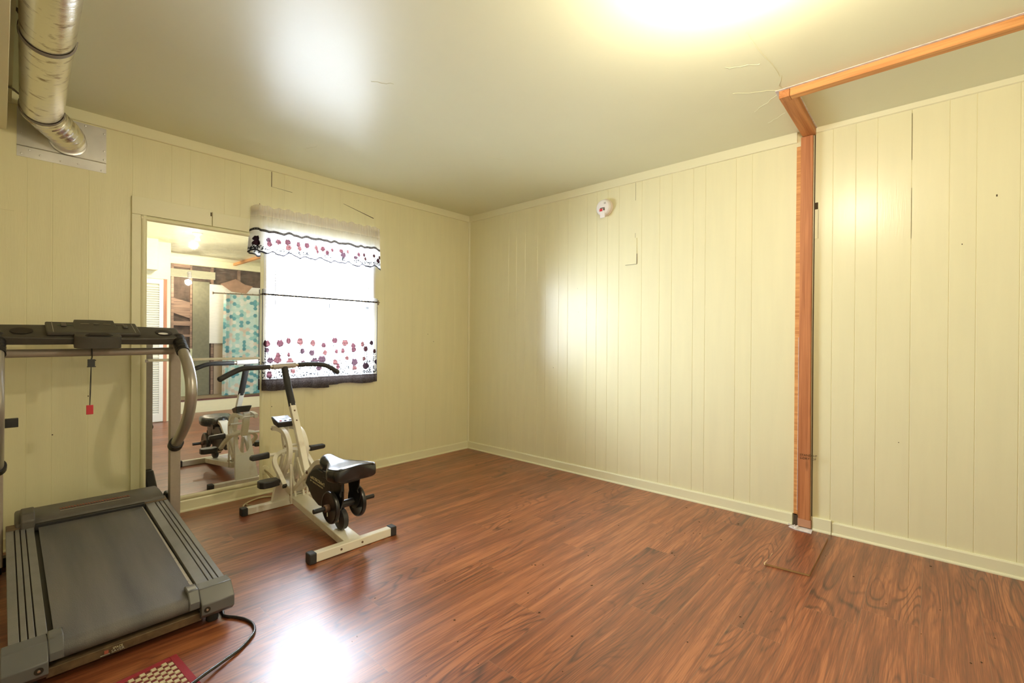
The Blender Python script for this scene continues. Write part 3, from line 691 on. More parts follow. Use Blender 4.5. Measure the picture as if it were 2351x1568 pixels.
# printed cloth: colours worked out vertex by vertex
WHITE = (.93, .93, .93); REDS = [(.028, .0105, .0115), (.023, .0090, .0105), (.036, .015, .014), (.017, .009, .011)]; LEAF = (.0085, .0085, .009)
def make_motifs(w, z0, z1, rows, rad, nst, rseed):
    rnd = random.Random(rseed); fl = []; lv = []
    for (zf, n) in rows:
        off = rnd.random() * .5
        for i in range(n):
            u = (i + .25 + off + rnd.uniform(-.22, .22)) / n * w; z = z0 + (z1 - z0) * (zf + rnd.uniform(-.09, .09))
            r = rad * rnd.uniform(.65, 1.15); fl.append((u, z, r * rnd.uniform(.75, 1.1), r, rnd.choice(REDS)))
            zz = z - r * 1.1; k = 0
            while zz > z0 and k < 5:
                for sg in (-1, 1):
                    ang = R(rnd.uniform(35, 65)); ln = rad * rnd.uniform(.45, .75)
                    lv.append((u + sg * rad * .15, zz, u + sg * (rad * .15 + ln * math.cos(ang)), zz + ln * math.sin(ang)))
                zz -= rad * rnd.uniform(.55, .8); k += 1
    for i in range(nst):
        u = rnd.random() * w; z = z0 + (z1 - z0) * rnd.random() ** 1.5 * .45; ang = R(rnd.choice((rnd.uniform(35, 70), rnd.uniform(110, 145)))); ln = rad * rnd.uniform(.4, .85)
        lv.append((u, z, u + ln * math.cos(ang), z + ln * math.sin(ang)))
    return fl, lv
def paint(C, U, Z, fl, lv, lw, alpha_f, alpha_l):
    u1, z1 = U[:, 0], None
    for (a, b, c, d) in lv:
        i0, i1 = np.searchsorted(u1, (min(a, c) - lw * 2, max(a, c) + lw * 2))
        if i1 <= i0: continue
        u, z = U[i0:i1], Z[i0:i1]; dx, dz = c - a, d - b; L2 = dx * dx + dz * dz
        t = np.clip(((u - a) * dx + (z - b) * dz) / L2, 0, 1); dd = np.hypot(u - a - t * dx, z - b - t * dz)
        m = dd < lw * (.2 + .8 * np.sin(t * math.pi))
        C[i0:i1][m] = LEAF + (alpha_l,)
    for (fu, fz, rx, rz, c) in fl:
        i0, i1 = np.searchsorted(u1, (fu - rx, fu + rx))
        if i1 <= i0: continue
        u, z = U[i0:i1], Z[i0:i1]; q = (u - fu) / rx; p = (z - fz) / rz
        d = q * q + (p + .12 * np.cos(q * 7)) ** 2; m = d < 1
        k = np.where(d < .72, .95 + .45 * np.sin((z - fz) * 700 + fu * 60), .62)
        for ch in range(3): C[i0:i1, :, ch][m] = (c[ch] * k)[m]
        C[i0:i1, :, 3][m] = alpha_f
def cloth(name, parent, y0, y1, zfun, step, xfun, cfun, material):
    """grid in y and z; zfun(s)->(zbottom,ztop); xfun(y,z,s,t)->(x,dy,dz); cfun(U,Z,T,S)->rgba array"""
    zb5, zt5 = zfun(np.array([.5])); nu = int((y1 - y0) / step); nz = int(float((zt5 - zb5).ravel()[0]) / step); off = ROOT[parent.name]
    S, T = np.meshgrid(np.linspace(0, 1, nu + 1), np.linspace(0, 1, nz + 1), indexing='ij')
    zb, zt = zfun(S); Z = zb + (zt - zb) * T; Y = y0 + (y1 - y0) * S; U = (y1 - y0) * S
    X, DY, DZ = xfun(Y, Z, S, T); C = cfun(U, Z, T, S)
    co = np.stack([X - off.x, Y + DY - off.y, Z + DZ - off.z], -1).reshape(-1, 3)
    idx = np.arange((nu + 1) * (nz + 1)).reshape(nu + 1, nz + 1)
    fs = np.stack([idx[:-1, :-1], idx[1:, :-1], idx[1:, 1:], idx[:-1, 1:]], -1).reshape(-1, 4)
    me = bpy.data.meshes.new(name); me.from_pydata(co.tolist(), [], fs.tolist()); me.materials.append(material)
    ca = me.color_attributes.new('print', 'FLOAT_COLOR', 'POINT')
    me.color_attributes['print'].data.foreach_set('color', C.astype(np.float32).ravel())
    me.polygons.foreach_set('use_smooth', [True] * len(fs))
    o = bpy.data.objects.new(name, me); col.objects.link(o); o.parent = parent; ROOT[o.name] = off
    return o
def speck(U, Z, f, seed):
    rs_ = np.random.default_rng(seed); a = rs_.random((64, 64)); return a[(U * f).astype(int) % 64, (Z * f).astype(int) % 64]
def setc(C, m, c): C[m] = c
def folds(y, k, ph): return np.sin(y * k + ph) * .6 + np.sin(y * k * 2.3 + ph * 2) * .4
def lower_curtain(y0, y1, zl, zr, label, seed):
    c = thing('curtain', label, 'curtain', (.034, (y0 + y1) / 2, zl), 'tier curtains in the window')
    w = y1 - y0; n = w / .5
    fl, lv = make_motifs(w, .835, 1.09, [(1.0, round(6 * n)), (.72, round(6 * n)), (.44, round(6 * n)), (.17, round(3 * n))], .0255, int(330 * n), seed)
    def zf(s): return (zl + (zr - zl) * s + .006 * np.sin(s * 9 + seed), 1.472 + .004 * np.sin(s * 50) + 0 * s)
    def xf(y, z, s, t):
        g = np.minimum(1, np.abs(z - 1.437) / .05 + .25)
        a = .010 * folds(y, 62, seed) * g + .004 * folds(y, 230, seed) * (z > 1.40)
        return .040 + a + .004 * (t < .13), .004 * np.cos(y * 60) * (1 - t), 0 * z
    def cf(U, Z, T, S):
        C = np.empty(U.shape + (4,)); C[:] = WHITE + (1.0,)
        paint(C, U, Z, fl, lv, .0032, .35, .4)
        setc(C, Z > 1.444, (.55, .54, .53, .8))
        setc(C, np.minimum(U, w - U) < .006, (.12, .12, .12, .3))
        setc(C, np.abs(Z - 1.437) < .0065, (.020, .016, .012, .05))
        m = Z < .827; k = speck(U, Z, 420, seed)
        H_ = np.stack([.050 + .12 * k ** 4, .040 + .105 * k ** 4, .037 + .10 * k ** 4, .08 + 0 * k], -1); C[m] = H_[m]
        setc(C, (Z < .827) & (Z > .814), (.045, .036, .033, .02))
        return C
    cloth('panel', c, y0, y1, zf, .0023, xf, cf, M['sheer'])
    return c
lower_curtain(-2.022, -1.524, .748, .742, 'left sheer white tier curtain with red poppies and a dark hem, hanging lower', 3)
lower_curtain(-1.524, -1.092, .762, .755, 'right sheer white tier curtain with red poppies and a dark hem, narrower one', 11)

va = thing('curtain_valance', 'short ruffled white valance with a band of red poppies across the top of the window', 'valance', (.08, -1.58, 1.725))
vfl, vlv = make_motifs(1.01, 1.740, 1.80, [(1.30, 15), (.80, 10)], .020, 420, 21)
def vz(s): return (1.722 + .010 * np.sin(s * 31) * (0.4 + s * .2) + .008 * np.sin(s * 57) + .004 * np.sin(s * 113), 2.052 + .012 * s + .005 * np.sin(s * 90) + .004 * np.sin(s * 37))
def vx(y, z, s, t):
    x = .090 + .014 * folds(y, 48, 1.3) * (1 - t) + .004 * folds(y, 260, 0.4) * np.where(t > .72, 1, .3)
    e = np.minimum(s, 1 - s); k = np.maximum(0, 1 - e / .035); x = x * (1 - k * .85)
    dy = np.where(s < .5, -.022, .022) * (1 - t) * np.minimum(1, np.abs(s - .5) * 2)
    return np.maximum(.006, x), dy, 0 * z
def vc(U, Z, T, S):
    C = np.empty(U.shape + (4,)); C[:] = WHITE + (.5,)
    paint(C, U, Z, vfl, vlv, .0026, .35, .4)
    C[T > .5] = (.90, .88, .84, .8); C[Z > 1.98] = (.86, .81, .74, .5)  # beige top: dimmer light above the opening painted into the white cloth
    C[T < .04] = (.030, .028, .030, .1)
    tick = ((U * 230).astype(int) % 2) == 0
    C[(T > .447) & (T < .502)] = (.028, .024, .020, .05); C[(T > .457) & (T < .492) & tick] = (.10, .085, .07, .3)
    return C
cloth('ruffle', va, -2.088, -1.078, vz, .0023, vx, vc, M['sheer'])

# ================================================================== MIRROR PANEL
cas = thing('mirror_surround', 'cream painted board surround framing the tall mirror left of the window', 'mirror frame', (0.01, -2.37, 0.074))
B = lambda nm, *b, bev=.0015, mt='trim': (lambda q: q.build(nm, M[mt], cas, bevel=bev))(MB().box(*b))
B('side_board', 0, .016, -2.744, -2.700, .074, 1.865)
B('top_board', 0, .016, -2.744, -2.327, 1.866, 1.972)
B('top_board', 0, .014, -2.323, -2.0, 1.866, 1.960)
B('side_board', 0, .010, -2.016, -2.0, .074, 1.72)
mb = MB()
half = [(0.0, -.016), (.010, -.016), (.018, -.011), (.022, 0), (.018, .011), (.010, .016), (0, .016)]
mb.prism([(p[0], -2.686 + p[1]) for p in half], .112, 1.864, axis='z'); mb.build('moulding', M['trim'], cas, smooth=50)
mb = MB(); mb.prism([(p[0], 1.849 + p[1]) for p in half], -2.70, -2.0, axis='y'); mb.build('moulding', M['trim'], cas, smooth=50)
mb = MB(); mb.prism([(p[0] * .6, .094 + p[1]) for p in half], -2.70, -2.0, axis='y'); mb.build('moulding', M['trim'], cas, smooth=50)
mb = MB(); mb.prism([(p[0] * .5, -2.019 + p[1] * .5) for p in half], .11, 1.84, axis='z'); mb.build('moulding', M['trim'], cas, smooth=50)
mb = MB(); mb.box(.0142, .0165, -2.336, -2.329, 1.93, 1.955); mb.build('nail_hole', M['crack'], cas, smooth=0)
mb = MB(); mb.box(.006, .0105, -2.690, -2.024, .108, 1.845)
tag(mb.build('wall_mirror', M['mirror'], smooth=0), 'tall scratched mirror fixed to the wall behind the treadmill', 'mirror')
rl = thing('mirror_rail', 'thin white painted rail across the mirror behind the treadmill post', 'rail', (.024, -2.35, .97))
mb = MB(); mb.box(.018, .030, -2.665, -2.026, .972, .988); mb.build('bar', mat('yellowed_white_rail', (.74, .71, .58, 1), rough=.4), rl, bevel=.003)
mb = MB(); mb.box(.010, .020, -2.678, -2.655, .968, .986); mb.build('bracket', M['steel_grey'], rl, bevel=.001)

# ================================================================== DUCT
du = thing('air_duct', 'foil-wrapped round air duct hanging under the ceiling at the upper left', 'air duct', (.6, -3.13, 2.2))
def axisp(x): return V((x, -3.1315 - (x - .15) * .0207, 2.2695 + (x - .15) * .0385))
path = [(-.0, -3.022, 2.212), (.040, -3.026, 2.216), (.080, -3.044, 2.228), (.118, -3.078, 2.245), (.160, -3.112, 2.261), (.22, -3.1305, 2.270)]
P = smoothp(path, 6)
sc_ = [(.94 + .06 * i / (len(P) - 1)) * (1 + .022 * math.sin(i * 2.1)) for i in range(len(P))]
mb = MB(); mb.tube(P, .079, 40, n=(0, 0, 1), scales=sc_); mb.build('elbow', M['foil'], du, smooth=60)
ps = [axisp(.20 + i * .035) for i in range(0, 50)]
mb = MB(); mb.tube(ps, .080, 48, n=(0, 0, 1), scales=[1 + .010 * noise.noise(V((i * .8, 0, 0))) for i in range(50)]); mb.build('pipe', M['foil'], du, smooth=60)
mb = MB(); mb.lathe((0.002, -3.022, 2.210), (1, 0, .1), [(.078, 0), (.080, .002), (.080, .008), (.074, .010)], 40); mb.build('collar', M['galv'], du)
mb = MB()
for i in range(5):
    a = .19 + i * .012
    mb.lathe(axisp(a), axisp(1) - axisp(0), [(.0795, -.002), (.0815, 0), (.0795, .002)], 40)
mb.build('tape_wrap', M['foil'], du)
dp = thing('duct_wall_plate', 'square galvanised sheet metal plate on the wall where the foil duct enters', 'metal plate', (0, -3.04, 2.07))
mb = MB(); mb.box(.0, .0025, -3.217, -2.860, 2.074, 2.332); mb.build('sheet', M['galv'], dp, smooth=0)
mb = MB(); mb.hexa([(0.0025, -3.217, 2.128), (0.0025, -2.86, 2.128), (.005, -2.86, 2.128), (.005, -3.217, 2.128)], [(0.0025, -3.217, 2.133), (0.0025, -2.86, 2.133), (.0028, -2.86, 2.134), (.0028, -3.217, 2.134)]); mb.build('fold_ridge', M['galv'], dp)
for (y, z) in [(-3.20, 2.09), (-3.13, 2.098), (-3.05, 2.09), (-2.98, 2.095), (-2.88, 2.085), (-2.87, 2.20), (-2.87, 2.15), (-2.87, 2.30), (-3.2, 2.20), (-2.95, 2.32), (-3.17, 2.115)]:
    mb = MB(); mb.lathe((.0025, y, z), (1, 0, 0), [(.005, 0), (.004, .002), (.001, .003)], 10); mb.build('screw', M['galv'], dp)
# straps round the duct up to the header
for (xa, lab) in ((1.0, 'grey metal hanger strap looped round the duct, nearer the camera'), (.235, 'grey metal hanger strap looped round the duct by its elbow at the wall')):
    c = axisp(xa); pts = [V((xa + .0, -3.252, c.z + .062)), V((xa, -3.235, c.z + .060))]
    for i in range(0, 21):
        a = R(150 + i * 10.5); pts.append(c + V((-.02 + .04 * i / 20, math.cos(a) * .083, math.sin(a) * .083)))
    mb = MB(); mb.sweep(pts, [(-.012, -.0012), (.012, -.0012), (.012, .0012), (-.012, .0012)], (1, 0, 0))
    tag(mb.build('hanger_strap', M['strap'], smooth=40), lab, 'strap', 'hanger straps round the duct')
hd = MB().box(0, 2.6, -3.345, -3.252, 2.195, 2.4).build('trim_5', M['trim'], kind='structure', bevel=.002)
hb = MB(); hb.box(0, 1.8, -3.25, -3.236, 2.34, 2.4); hb.build('trim_6', M['trim'], kind='structure', smooth=0)

# ================================================================== TREADMILL
tm = thing('treadmill', 'grey and black folding treadmill facing the wall at the left, dusty belt', 'treadmill', (1.0, -2.945, 0))
Tp = lambda nm, mb, mt, bev=0.0, sm=35, lab=None: (lambda o: (o.__setitem__('label', lab) if lab else None, o)[1])(mb.build(nm, M[mt] if isinstance(mt, str) else mt, tm, bevel=bev, smooth=sm))
def zt(x): return .218 - (x - .5) * .090          # deck surface height
YL, YR_ = -3.252, -2.648
# belt as a loop around the rollers
by0, by1 = -3.148, -2.762
loop = []
x0b, x1b, rb = .40, 1.468, .030
up = V((.090, 0, 1)).normalized()
c0 = V((x0b, 0, zt(x0b) - rb)); c1 = V((x1b, 0, zt(x1b) - rb))
tdir = (c1 - c0).normalized()
for i in range(13):
    a = math.pi / 2 - math.pi * i / 12; loop.append(c1 + up * math.sin(a) * rb + tdir * math.cos(a) * rb)
for i in range(13):
    a = -math.pi / 2 - math.pi * i / 12; loop.append(c0 + up * math.sin(a) * rb + tdir * math.cos(a) * rb)
k = len(loop); mb = MB()
mb.add([V((p.x, by0, p.z)) for p in loop] + [V((p.x, by1, p.z)) for p in loop], [[i, (i + 1) % k, k + (i + 1) % k, k + i] for i in range(k)])
Tp('belt', mb, 'belt', sm=50)
for yy in (by0 + .002, by1 - .002):
    mb = MB(); mb.add([V((p.x, yy, p.z)) * 1 for p in loop], [list(range(k))]); Tp('deck_edge', mb, 'tm_dark', sm=0)
mb = MB(); mb.hexa([(.42, -3.17, zt(.42) - .05), (1.43, -3.17, zt(1.43) - .05), (1.43, -2.735, zt(1.43) - .05), (.42, -2.735, zt(.42) - .05)], [(.42, -3.17, zt(.42) - .014), (1.43, -3.17, zt(1.43) - .014), (1.43, -2.735, zt(1.43) - .014), (.42, -2.735, zt(.42) - .014)])
Tp('deck', mb, 'tm_dark', bev=.002)
mb = MB(); mb.box(1.35, 1.425, -3.20, -2.72, .004, .058); Tp('rear_shade_block', mb, 'tm_dark', bev=.004)  # black block added to stand in for deep shade under the rear end
# light strips of deck showing beside the belt
mb = MB(); mb.hexa([(.45, by1, zt(.45) - .012), (1.44, by1 + .001, zt(1.44) - .012), (1.44, by1 + .012, zt(1.44) - .012), (.45, by1 + .004, zt(.45) - .012)], [(.45, by1, zt(.45) - .002), (1.44, by1 + .001, zt(1.44) - .002), (1.44, by1 + .012, zt(1.44) - .002), (.45, by1 + .004, zt(.45) - .002)])
Tp('deck_strip', mb, mat('worn_deck_edge', (.42, .38, .32, 1), rough=.6, dirt=(.05, .03, .02, 1), dirt_amt=.3, dscale=60))
# side rails: three dark grooves each
def rail(ya, yb):
    mb = MB(); n = 4; w = (yb - ya); g = .0035
    edges = [ya, ya + w * .42, ya + w * .60, ya + w * .78, yb] if ya > -3 else [ya, ya + w * .30, ya + w * .50, ya + w * .70, yb]
    for i in range(4):
        a = edges[i] + (g / 2 if i else 0); b = edges[i + 1] - (g / 2 if i < 3 else 0)
        mb.hexa([(.44, a, zt(.44) - .025), (1.45, a, zt(1.45) - .025), (1.45, b, zt(1.45) - .025), (.44, b, zt(.44) - .025)], [(.44, a, zt(.44) + .006), (1.45, a, zt(1.45) + .006), (1.45, b, zt(1.45) + .006), (.44, b, zt(.44) + .006)])
    o = Tp('side_rail', mb, 'tm_rail', bev=.0012)
    mb = MB(); mb.hexa([(.44, ya + .004, zt(.44) - .024), (1.45, ya + .004, zt(1.45) - .024), (1.45, yb - .004, zt(1.45) - .024), (.44, yb - .004, zt(.44) - .024)], [(.44, ya + .004, zt(.44) + .001), (1.45, ya + .004, zt(1.45) + .001), (1.45, yb - .004, zt(1.45) + .001), (.44, yb - .004, zt(.44) + .001)])
    b = mb.build('groove', M['tm_groove'], o, smooth=0)
    # side frame beam under the rail
    ym = (ya + yb) / 2
    return o
rail(-2.745, YR_); rail(YL, -3.163)
for (ya, yb) in ((-2.735, -2.660), (YL + .012, -3.172)):
    mb = MB(); mb.hexa([(.30, ya, zt(.3) - .085), (1.44, ya, zt(1.44) - .075), (1.44, yb, zt(1.44) - .075), (.30, yb, zt(.3) - .085)], [(.30, ya, zt(.3) - .024), (1.44, ya, zt(1.44) - .024), (1.44, yb, zt(1.44) - .024), (.30, yb, zt(.3) - .024)])
    Tp('frame_beam', mb, 'tm_dark', bev=.003)
# rail head plates
for (ya, yb) in ((-2.748, -2.650), (YL, -3.160)):
    mb = MB(); mb.hexa([(.40, ya, zt(.4) - .02), (.452, ya, zt(.452) - .02), (.452, yb, zt(.452) - .02), (.40, yb, zt(.4) - .02)], [(.40, ya, zt(.40) + .014), (.452, ya, zt(.452) + .012), (.452, yb, zt(.452) + .012), (.40, yb, zt(.4) + .014)])
    Tp('rail_head', mb, 'tm_under', bev=.003)
# rear end caps
def endcap(ya, yb, inner):
    """outer block over the rail, lug over the belt edge at `inner`"""
    mb = MB()
    prof = [(1.425, zt(1.425) + .012), (1.478, zt(1.478) + .014), (1.522, .098), (1.522, .060), (1.500, .040), (1.425, .045)]
    mb.prism(prof, ya, yb, axis='y')
    o = Tp('end_cap', mb, 'tm_cap', bev=.003)
    a, b = sorted((inner, ya if abs(inner - ya) < abs(inner - yb) else yb))
    mb = MB(); mb.prism([(1.418, zt(1.418) + .012), (1.430, zt(1.43) + .019), (1.478, zt(1.478) + .019), (1.506, .112), (1.506, .085), (1.418, .085)], a, b, axis='y')
    mb.build('lug', M['tm_cap'], o, bevel=.004)
    yc = (a + b) / 2 + (.02 if inner > -3 and inner < -2.7 else 0)
    mb = MB(); mb.lathe((1.5225, (b + .018) if a < -2.76 and a > -3 else (a - .022), .078), (1, 0, 0), [(.011, 0), (.011, .0006), (.004, .0006)], 16); mb.build('screw_recess', M['tm_groove'], o)
    mb = MB(); mb.lathe((1.5230, (b + .018) if a < -2.76 and a > -3 else (a - .022), .078), (1, 0, 0), [(.005, 0), (.004, .002)], 10); mb.build('screw', M['chrome'], o)
M['tm_cap'] = mat('end_cap_grey_plastic', (.12, .12, .125, 1), rough=.2, bump=.02, bscale=220)
endcap(-2.752, -2.640, -2.788)
endcap(-3.268, -3.165, -3.128)
# rear cross member, foot, and label
mb = MB(); mb.hexa([(1.43, -3.17, .030), (1.492, -3.17, .030), (1.492, -2.745, .030), (1.43, -2.745, .030)], [(1.43, -3.17, .062), (1.497, -3.17, .062), (1.497, -2.745, .062), (1.43, -2.745, .062)])
Tp('rear_cross_member', mb, 'tm_under', bev=.002)
for y in (-2.70, -3.21):
    mb = MB(); mb.lathe((1.455, y, 0), (0, 0, 1), [(.020, 0), (.022, .004), (.020, .046)], 20); Tp('foot', mb, 'rubber')
text_mesh('SPACE', .0095, (1.4975, -3.008, .0485), (0, 1, 0), (-.15, 0, 1), M['gold_print'], 'label_text', tm)
text_mesh('SAVER', .0125, (1.4968, -3.012, .0375), (0, 1, 0), (-.15, 0, 1), M['white_print'], 'label_text', tm)
mb = MB(); mb.box(1.494, 1.4983, -3.030, -3.019, .041, .052); Tp('label_logo', mb, 'red_print', sm=0)
mb = MB(); mb.box(1.493, 1.4977, -3.040, -3.015, .0375, .0383); Tp('label_line', mb, 'white_print', sm=0)
# front hood
sec = [(.450, .196), (.448, .246), (.420, .258), (.33, .266), (.24, .262), (.195, .246), (.172, .215), (.168, .10), (.45, .10)]
mb = MB(); mb.prism(sec, -3.222, -2.660, axis='y')
Tp('motor_hood', mb, 'tm_hood', bev=.01)
mb = MB(); mb.prism([(.446, .178), (.462, .182), (.462, .236), (.446, .240)], -3.16, -2.748, axis='y'); Tp('hood_lip', mb, 'tm_dark', bev=.003)
mb = MB(); mb.prism([(.30, .20), (.46, .20), (.468, .262), (.44, .292), (.36, .298), (.31, .27)], -3.205, -3.158, axis='y'); Tp('hood_latch', mb, 'tm_hood', bev=.006)
# worn red and white lettering on the hood (illegible strokes)
rs = random.Random(5)
mb = MB()
for i in range(26):
    y = -3.07 + i * .0105; mb.hexa([(.352 + rs.uniform(0, .01), y, .2655), (.375, y + .006, .2640), (.371, y + .008, .2640), (.350, y + .003, .2655)], [(.352, y, .2668), (.375, y + .006, .2655), (.371, y + .008, .2655), (.350, y + .003, .2668)])
Tp('hood_print', mb, 'red_print', sm=0)
mb = MB(); mb.hexa([(.388, -3.07, .262), (.391, -3.07, .2618), (.391, -2.80, .2618), (.388, -2.80, .262)], [(.388, -3.07, .2632), (.391, -3.07, .2630), (.391, -2.80, .2630), (.388, -2.80, .2632)]); Tp('hood_line', mb, 'white_print', sm=0)
# uprights
for y in (-2.602, -3.285):
    mb = MB(); mb.box(.352, .398, y - .025, y + .025, .05, 1.10); Tp('upright', mb, 'tm_post', bev=.004)
    mb = MB(); mb.prism([(.15, 0), (.353, 0), (.353, .235), (.29, .235), (.16, .13)], y - .032, y + .022, axis='y'); Tp('upright_foot', mb, 'tm_dark', bev=.008)
# base tube on the floor between the uprights
mb = MB(); mb.box(.20, .25, -3.28, -2.60, .0, .045); Tp('base_tube', mb, 'tm_dark', bev=.004)
# curved hand rails
for y in (-2.602, -3.284):
    s = 1 if y > -3 else -1
    pts = smoothp([(.505, y, 1.070), (.560, y, 1.040), (.640, y, .985), (.705, y, .900), (.715, y, .810), (.655, y, .700), (.545, y, .610), (.445, y, .545), (.390, y, .512)], 7)
    mb = MB(); mb.tube(pts, .0265, 20, n=(0, 1, 0)); Tp('hand_rail', mb, 'tm_tube', sm=60)
    mb = MB(); q = smoothp([(.440, y, 1.118), (.490, y, 1.085), (.555, y, 1.042)], 12)
    mb.tube(q, .0300, 20, n=(0, 1, 0), scales=[1.05 if i % 4 < 2 else .95 for i in range(len(q))]); Tp('ribbed_sleeve', mb, 'tm_dark', sm=30)
    mb = MB(); mb.tube([(.422, y, .530), (.386, y, .506)], .036, 20, n=(0, 1, 0)); Tp('rail_collar', mb, 'tm_dark', bev=.003)
# cross bar
mb = MB(); mb.tube([(.395, -3.27, 1.040), (.395, -2.615, 1.046)], .0195, 20); Tp('cross_bar', mb, 'tm_post', sm=60)
# small black catch on the left upright
mb = MB(); mb.box(.33, .36, -3.262, -3.212, .690, .732); Tp('catch', mb, 'black_plastic', bev=.002)
# console: swept tray, wings with cup holes, raised key panel, centre pod
def zc(x, y):   # tilted upper face, sagging to the ends
    e = abs(y + 2.943) / .33
    return 1.125 + (.50 - x) / .15 * .052 - .006 * e
def ring(y, e):
    """cross section of the console beam at y"""
    xf = .515 - .035 * e ** 1.5; xb = .345
    return [(xb, y, zc(xb, y) - .035), (xb, y, zc(xb, y)), (xb + .012, y, zc(xb, y) + .004), (xf - .008, y, zc(xf, y) + .001), (xf, y, zc(xf, y) - .008), (xf - .012, y, zc(xf, y) - .044 + .010 * (1 - e))]
ys = [-3.292, -3.285, -3.24, -3.17, -3.10, -3.03, -2.943, -2.86, -2.79, -2.72, -2.65, -2.602, -2.592]
mb = MB(); rings = []
for y in ys:
    e = min(1, abs(y + 2.943) / .35); rg = ring(y, e)
    if y in (ys[0], ys[-1]):
        cx = sum(p[0] for p in rg) / 6; cz = sum(p[2] for p in rg) / 6; rg = [(cx + (p[0] - cx) * .8, y, cz + (p[2] - cz) * .75) for p in rg]
    rings.append(rg)
vs = [p for rg in rings for p in rg]; nk = 6
fs = [[i * nk + j, (i + 1) * nk + j, (i + 1) * nk + (j + 1) % nk, i * nk + (j + 1) % nk] for i in range(len(ys) - 1) for j in range(nk)] + [list(range(nk)), [(len(ys) - 1) * nk + j for j in range(nk)][::-1]]
mb.add(vs, fs); Tp('console', mb, 'tm_plastic', bev=.003, sm=40)
nrm = V((-(.052 / .15), 0, -1)).normalized() * -1
def onface(x, y, d=0): return V((x, y, zc(x, y))) + V((.052 / .15, 0, 1)).normalized() * d
def disc(x, y, rx, ry, d0, d1, nm, mt, parent=tm):
    mb = MB(); n = 28
    a = [onface(x + rx * math.cos(2 * math.pi * i / n), y + ry * math.sin(2 * math.pi * i / n), d0) for i in range(n)]
    b = [onface(x + rx * math.cos(2 * math.pi * i / n), y + ry * math.sin(2 * math.pi * i / n), d1) for i in range(n)]
    mb.add(a + b, [list(range(n)), [n + i for i in range(n)][::-1]] + [[i, (i + 1) % n, n + (i + 1) % n, n + i] for i in range(n)])
    return mb.build(nm, M[mt], parent, smooth=40)
disc(.43, -3.205, .040, .038, .003, .0052, 'cup_holder', 'tm_groove')
disc(.43, -2.665, .040, .038, .003, .0052, 'cup_holder', 'tm_groove')
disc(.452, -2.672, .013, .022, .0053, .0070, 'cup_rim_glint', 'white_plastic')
def slab(x0, x1, y0, y1, d0, d1, nm, mt, bev=.002, sk=0.0, parent=tm):
    a = [onface(x0, y0 + sk, d0), onface(x1, y0, d0), onface(x1, y1, d0), onface(x0, y1 - sk, d0)]; b = [onface(x0, y0 + sk, d1), onface(x1, y0, d1), onface(x1, y1, d1), onface(x0, y1 - sk, d1)]
    mb = MB(); mb.hexa(a, b); return mb.build(nm, M[mt] if isinstance(mt, str) else mt, parent, bevel=bev)
kp = slab(.338, .495, -3.125, -2.775, .001, .020, 'key_panel', 'tm_plastic', bev=.006)
slab(.375, .415, -3.072, -3.052, .020, .027, 'slide_knob', 'tm_hood', bev=.004, parent=kp)
slab(.392, .398, -3.085, -3.03, .0195, .0208, 'slide_track', mat('faded_green_track', (.06, .10, .07, 1)), bev=0, parent=kp)
slab(.385, .425, -2.838, -2.818, .020, .027, 'slide_knob', 'tm_hood', bev=.004, parent=kp)
slab(.365, .372, -2.862, -2.828, .0195, .0212, 'display_strip', mat('dusty_display', (.20, .15, .12, 1)), bev=0, parent=kp)
slab(.34, .49, -3.103, -3.101, .0198, .0206, 'panel_line', 'white_print', bev=0, parent=kp)
slab(.34, .49, -2.797, -2.795, .0198, .0206, 'panel_line', 'white_print', bev=0, parent=kp)
# centre pod, protruding toward the user with a grip recess
mb = MB()
pod = []
pd = [(-3.033, .0), (-3.02, .012), (-2.99, .019), (-2.943, .023), (-2.90, .019), (-2.870, .012), (-2.857, .0)]
top = [onface(.335, y + (.012 if y < -2.943 else -.012) * (1 if abs(y + 2.943) > .07 else .5), .030) for y, _ in pd]
frt = [onface(.520 + b, y, .010) for y, b in pd]
bot = [V((.515 + b, y, zc(.515, y) - .052 - b * .2)) for y, b in pd]
bck = [V((.345, y, zc(.345, y) - .03)) for y, _ in pd]
q = len(pd); mb.add(top + frt + bot + bck, [[i, i + 1, q + i + 1, q + i] for i in range(q - 1)] + [[q + i, q + i + 1, 2 * q + i + 1, 2 * q + i] for i in range(q - 1)] + [[2 * q + i, 2 * q + i + 1, 3 * q + i + 1, 3 * q + i] for i in range(q - 1)] + [[3 * q + i, 3 * q + i + 1, i + 1, i] for i in range(q - 1)] + [[0, q, 2 * q, 3 * q], [q - 1, 2 * q - 1, 3 * q - 1, 4 * q - 1][::-1]])
po = Tp('centre_pod', mb, 'tm_plastic', bev=.002, sm=40)
slab(.508, .531, -2.995, -2.892, .0155, .0185, 'grip_recess', 'tm_groove', bev=0, sk=.018, parent=po)
for (a, b) in ((-3.00, -2.968), (-2.914, -2.885)): slab(.385, .391, a, b, .0255, .0268, 'display_bar', mat('dusty_display_bar', (.22, .17, .12, 1)), bev=0, parent=po)
disc(.388, -2.941, .008, .012, .0250, .0275, 'button', 'tm_hood', parent=po)
